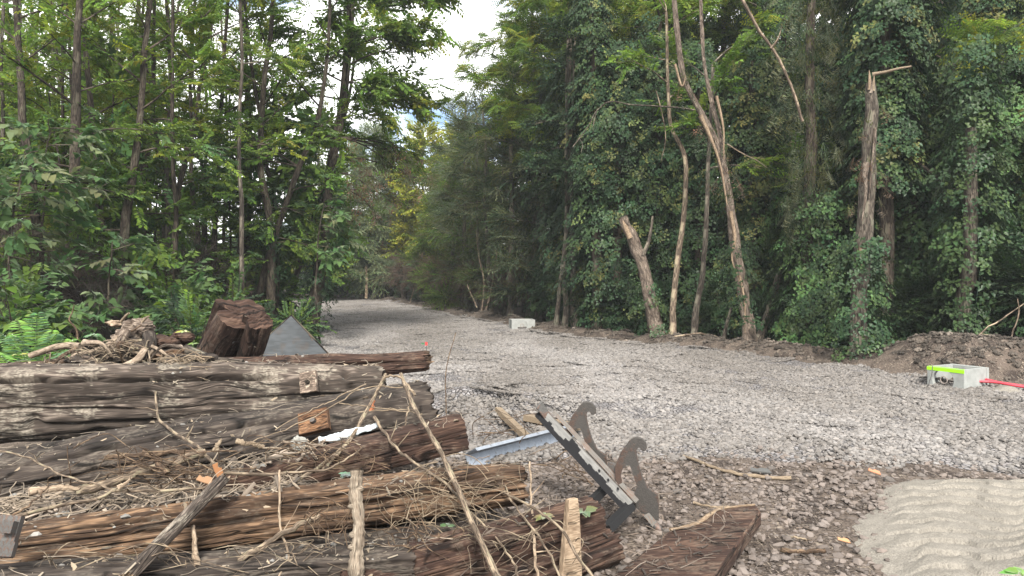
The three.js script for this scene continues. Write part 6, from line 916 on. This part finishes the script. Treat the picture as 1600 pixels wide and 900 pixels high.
// litter that lies on the logs
{
  const geos = []; for (const s of solids) { s.updateMatrixWorld(true); s.traverse((m) => { if (m.isMesh && m.name === 'wood') { const q = m.geometry.clone(); q.applyMatrix4(m.matrixWorld); for (const k of Object.keys(q.attributes)) if (k !== 'position') q.deleteAttribute(k); geos.push(q.index ? q.toNonIndexed() : q); } }); }
  const all = mergeGeometries(geos), bvh = new MeshBVH(all), r = rng(1201), ray = new THREE.Ray(V(0, 0, 0), V(0, -1, 0));
  const drop = (x, z) => { ray.origin.set(x, 3, z); const h = bvh.raycastFirst(ray, THREE.DoubleSide), gy = H(x, z); if (h && h.point.y > gy) { const n = h.face.normal.clone(); if (n.y < 0) n.negate(); return { p: h.point, n, log: true }; } return { p: V(x, gy, z), n: V(0, 1, 0), log: false }; };
  const shard = (seed) => { const q = rng(seed), g = new THREE.CylinderGeometry(0.5, 0.35 + 0.2 * q(), 1, 5, 2), a = g.attributes.position; for (let i = 0; i < a.count; i++) { const y = a.getY(i); a.setXYZ(i, y * 1.0, a.getX(i) * (0.1 + 0.05 * q()) + 0.06 * Math.sin(y * 3), a.getZ(i) * (0.22 * (1 - 0.6 * Math.abs(y)))); } g.deleteAttribute('uv'); g.computeVertexNormals(); return g; };
  const bent = (seed) => { const q = rng(seed), mb = new MB(); const P = [V(-0.5, 0, 0), V(-0.2, 0.08 * q(), 0.15 * (q() - 0.5)), V(0.15, 0.12 * q(), 0.2 * (q() - 0.5)), V(0.5, 0.02, 0.25 * (q() - 0.5))]; mb.tube(curve(P, 7), taper(8, 0.016, 0.008), 5); const g = mb.geo(); g.deleteAttribute('uv'); return g; };
  const dry = (seed) => { const q = rng(seed), L = new Leafy(); L.leaf(V(-0.5, 0.06, 0), V(1, 0.1 * (q() - 0.5), 0), V(0.2 * q(), 1, 0.3 * (q() - 0.5)), 1, 0.45, [1, 1, 1], 0.45 * (q() > 0.5 ? 1 : -1)); const g = L.geo(); g.deleteAttribute('color'); return g; };
  const mat = new THREE.MeshStandardMaterial({ roughness: 0.92 });
  const lay = (name, label, gs, n, region, size, tone, flat = 0.5, slope = 0.45) => {
    const list = [], cols = [];
    for (let i = 0; i < n * 4 && list.length < n; i++) {
      const [x, z] = region(), d = drop(x, z); if (d.n.y < slope) continue;
      const q = new THREE.Quaternion().setFromUnitVectors(UP, d.n.clone().lerp(UP, 0.2).add(V((r() - 0.5) * flat, 0, (r() - 0.5) * flat)).normalize()).multiply(new THREE.Quaternion().setFromAxisAngle(UP, r() * 6.3)), s = size();
      list.push(new THREE.Matrix4().compose(d.p.clone().add(V(0, 0.12 * s, 0)), q, V(s, s, s))); cols.push(new THREE.Color().setRGB(...tone()));
    }
    scatter(name, label, gs, mat, list, cols);
  };
  const clump = () => fbm(r() * 40, r() * 40, 5, 2);
  const pile = () => { for (;;) { const z = -2.9 - 4.0 * r(), x = lerp(-0.78, 0.03, r()) * -z; if (fbm(x * 3.2, z * 4.5, 77, 3) + 0.25 > r() * 0.8) return [x, z]; } };
  const gap = () => { const t = r(), x = lerp(-3.2, -1.2, t), z = lerp(-4.0, -4.35, t) + (r() - 0.5) * 0.75; return [x, z]; };
  const foot = () => [lerp(-0.6, 1.4, r()), -3.4 - 4.2 * r()];
  lay('wood_chips', 'pale wood chips strewn over the logs', [1, 2, 3, 4, 5].map((k) => shard(1210 + k)), 2200, pile, () => 0.012 + 0.05 * r() ** 3, () => { const g = 0.06 + 0.24 * r() ** 2; return [g, g * 0.84, g * 0.64]; });
  lay('wood_chips', 'bark scraps and chips filling the gap between the logs', [1, 2, 3, 4, 5].map((k) => shard(1220 + k)), 1300, gap, () => 0.03 + 0.12 * r() ** 2, () => { const g = 0.05 + 0.25 * r() ** 2; return [g, g * 0.8, g * 0.63]; }, 0.9);
  lay('twig_litter', 'short broken twigs lying all over the logs', [1, 2, 3, 4].map((k) => bent(1230 + k)), 520, pile, () => 0.05 + 0.13 * r(), () => { const g = 0.12 + 0.2 * r(); return [g, g * 0.83, g * 0.65]; }, 0.6);
  lay('twig_litter', 'broken twigs heaped in the gap between the logs', [1, 2, 3, 4].map((k) => bent(1240 + k)), 420, gap, () => 0.1 + 0.2 * r(), () => { const g = 0.1 + 0.2 * r(); return [g, g * 0.8, g * 0.6]; }, 1.2);
  lay('dead_leaves', 'small dry leaves on the logs', [1, 2, 3].map((k) => dry(1250 + k)), 420, pile, () => 0.025 + 0.035 * r(), () => { const g = 0.12 + 0.18 * r(); return [g, g * 0.78, g * 0.55]; }, 1);
  lay('small_stones', 'small stones lying on the logs and in the gaps', [1, 2, 3].map((k) => { const P = [], C = [], q = rng(1260 + k); stoneInto(P, C, q, 0, 0.2, 0, 1, 0.7, [1, 1, 1]); const g = stoneGeo(P, C); g.deleteAttribute('color'); return g; }), 420, () => (r() < 0.5 ? pile() : gap()), () => 0.005 + 0.018 * r() ** 2.5, () => { const g = 0.08 + 0.14 * r(); return [g, g * 0.95, g * 0.88]; });
  lay('twig_litter', 'twigs and bark strewn over the soil right of the pile', [1, 2, 3, 4].map((k) => bent(1270 + k)), 600, foot, () => 0.06 + 0.16 * r(), () => { const g = 0.06 + 0.14 * r(); return [g, g * 0.8, g * 0.65]; }, 0.5);
  lay('wood_chips', 'dark bark chips over the soil right of the pile', [1, 2, 3, 4].map((k) => shard(1280 + k)), 1400, () => (r() < 0.5 ? foot() : [lerp(0.3, 2.6, r()), -3.7 - 2.9 * r()]), () => 0.02 + 0.06 * r() ** 2, () => { const g = 0.025 + 0.1 * r() ** 2; return [g, g * 0.76, g * 0.6]; }, 0.6);
}
// ---------- living plants near the pile ----------
{
  const o = at(55, 560, 7.4), base = V(o.x, H(o.x, o.z), o.z), g = group('fern', base, 'bright green fern at the left behind the log pile', 'fern'), r = rng(1301);
  const mat = new THREE.MeshPhysicalMaterial({ vertexColors: true, roughness: 1, transmission: 0.45, thickness: 0, side: THREE.DoubleSide });
  for (let k = 0; k < 17; k++) {
    const L = new Leafy(), tip = at(lerp(-50, 118, k / 16) + 20 * (r() - 0.5), 488 + 52 * Math.pow(Math.abs(k / 16 - 0.62) * 1.7, 1.3) + 30 * r(), 7.4 - 0.7 * r()).sub(base), root = V(0.12 * (r() - 0.5), 0.4, 0.1 * (r() - 0.5)), mid = root.clone().lerp(tip, 0.55).add(V(0, 0.22, 0)), c = new THREE.QuadraticBezierCurve3(root, mid, tip), hue = k % 3 === 1 ? [0.06, 0.16, 0.05] : [0.14, 0.28, 0.03];
    let prev = c.getPoint(0); for (let i = 1; i <= 10; i++) { const q = c.getPoint(i / 10); L.stem(prev, q, 0.003, hue); prev = q; }
    for (let i = 2; i <= 20; i++) { const t = i / 20, q = c.getPoint(t), d = c.getTangent(t), s = d.clone().cross(UP).normalize(), len = 0.15 * Math.sin(Math.PI * clamp(1.08 - t) * 0.62 + 0.1) + 0.02; for (const sd of [-1, 1]) L.leaf(q, s.clone().multiplyScalar(sd).addScaledVector(d, 0.45).add(V(0, -0.25 + 0.3 * (r() - 0.5), 0.25 * (r() - 0.3))).normalize(), V(0.8 * (r() - 0.5), 1, 0.9), len, 0.024, hue.map((x) => x * (0.8 + 0.4 * r())), 0.1, 2); }
    part('frond', L.geo(), mat, g);
  }
  const small = (name, label, px, py, d, n, hue, s, seed) => { const p = at(px, py, d), gg = group(name, p, label, 'plant'), q = rng(seed), L = new Leafy(); for (let k = 0; k < n; k++) { const a = q() * 6.3, e = V(Math.cos(a), 0.3 + 0.4 * q(), Math.sin(a)).normalize(), b = e.clone().multiplyScalar(0.3 * s * q()); L.stem(V(0, 0, 0), b, 0.0015, hue); L.leaf(b, V(Math.cos(a), -0.2 + 0.4 * q(), Math.sin(a)).normalize(), V(0.3 * (q() - 0.5), 1, 0.5), s * (0.7 + 0.5 * q()), s * 0.55, hue.map((x) => x * (0.75 + 0.5 * q())), 0.15); } part('leaves', L.geo(), mat, gg); return gg; };
  small('seedling', 'tiny yellow-green seedling on the bark clump', 288, 519, 6.2, 7, [0.25, 0.33, 0.03], 0.06, 1); small('seedling', 'yellow leaf tuft at the foot of the fern', 30, 555, 6.0, 6, [0.25, 0.3, 0.03], 0.06, 2); small('seedling', 'green leaf sprig left of the upended timber', 305, 538, 6.8, 6, [0.16, 0.24, 0.03], 0.06, 3);
  small('weed', 'low feathery green weed between fern and root stump', 145, 525, 6.9, 26, [0.08, 0.18, 0.05], 0.07, 4); small('weed', 'low green plant right of the fern', 110, 545, 6.8, 22, [0.1, 0.22, 0.04], 0.07, 5);
  small('ivy_sprig', 'withered ivy leaves hanging over the end of the squared beam', 912, 800, 4.05, 9, [0.1, 0.14, 0.05], 0.075, 6); small('ivy_sprig', 'pale green withered leaves along the top of the squared beam', 850, 808, 3.98, 11, [0.17, 0.18, 0.07], 0.055, 7); small('ivy_sprig', 'green sprig in front of the tangle of vines', 700, 822, 3.95, 10, [0.06, 0.11, 0.04], 0.04, 8); small('moss_tuft', 'grey-green lichen tuft beside the top of the debarked post', 542, 742, 3.65, 26, [0.1, 0.16, 0.11], 0.035, 9);
  small('corner_leaf', 'green leaves poking into the bottom right corner', 1600, 900, 3.0, 5, [0.13, 0.26, 0.03], 0.07, 10);
}
for (const t of [sapA, sapB, sapC, tallA, tallB, poleTree, poleB, ivyA, ivyB, lowBush, bigLeafBush, tangle, laurel, robinia, hedge, dryBush]) t.userData.label = placed(t.userData.label, t.position.x, t.position.z);
renderer.render(scene, camera);
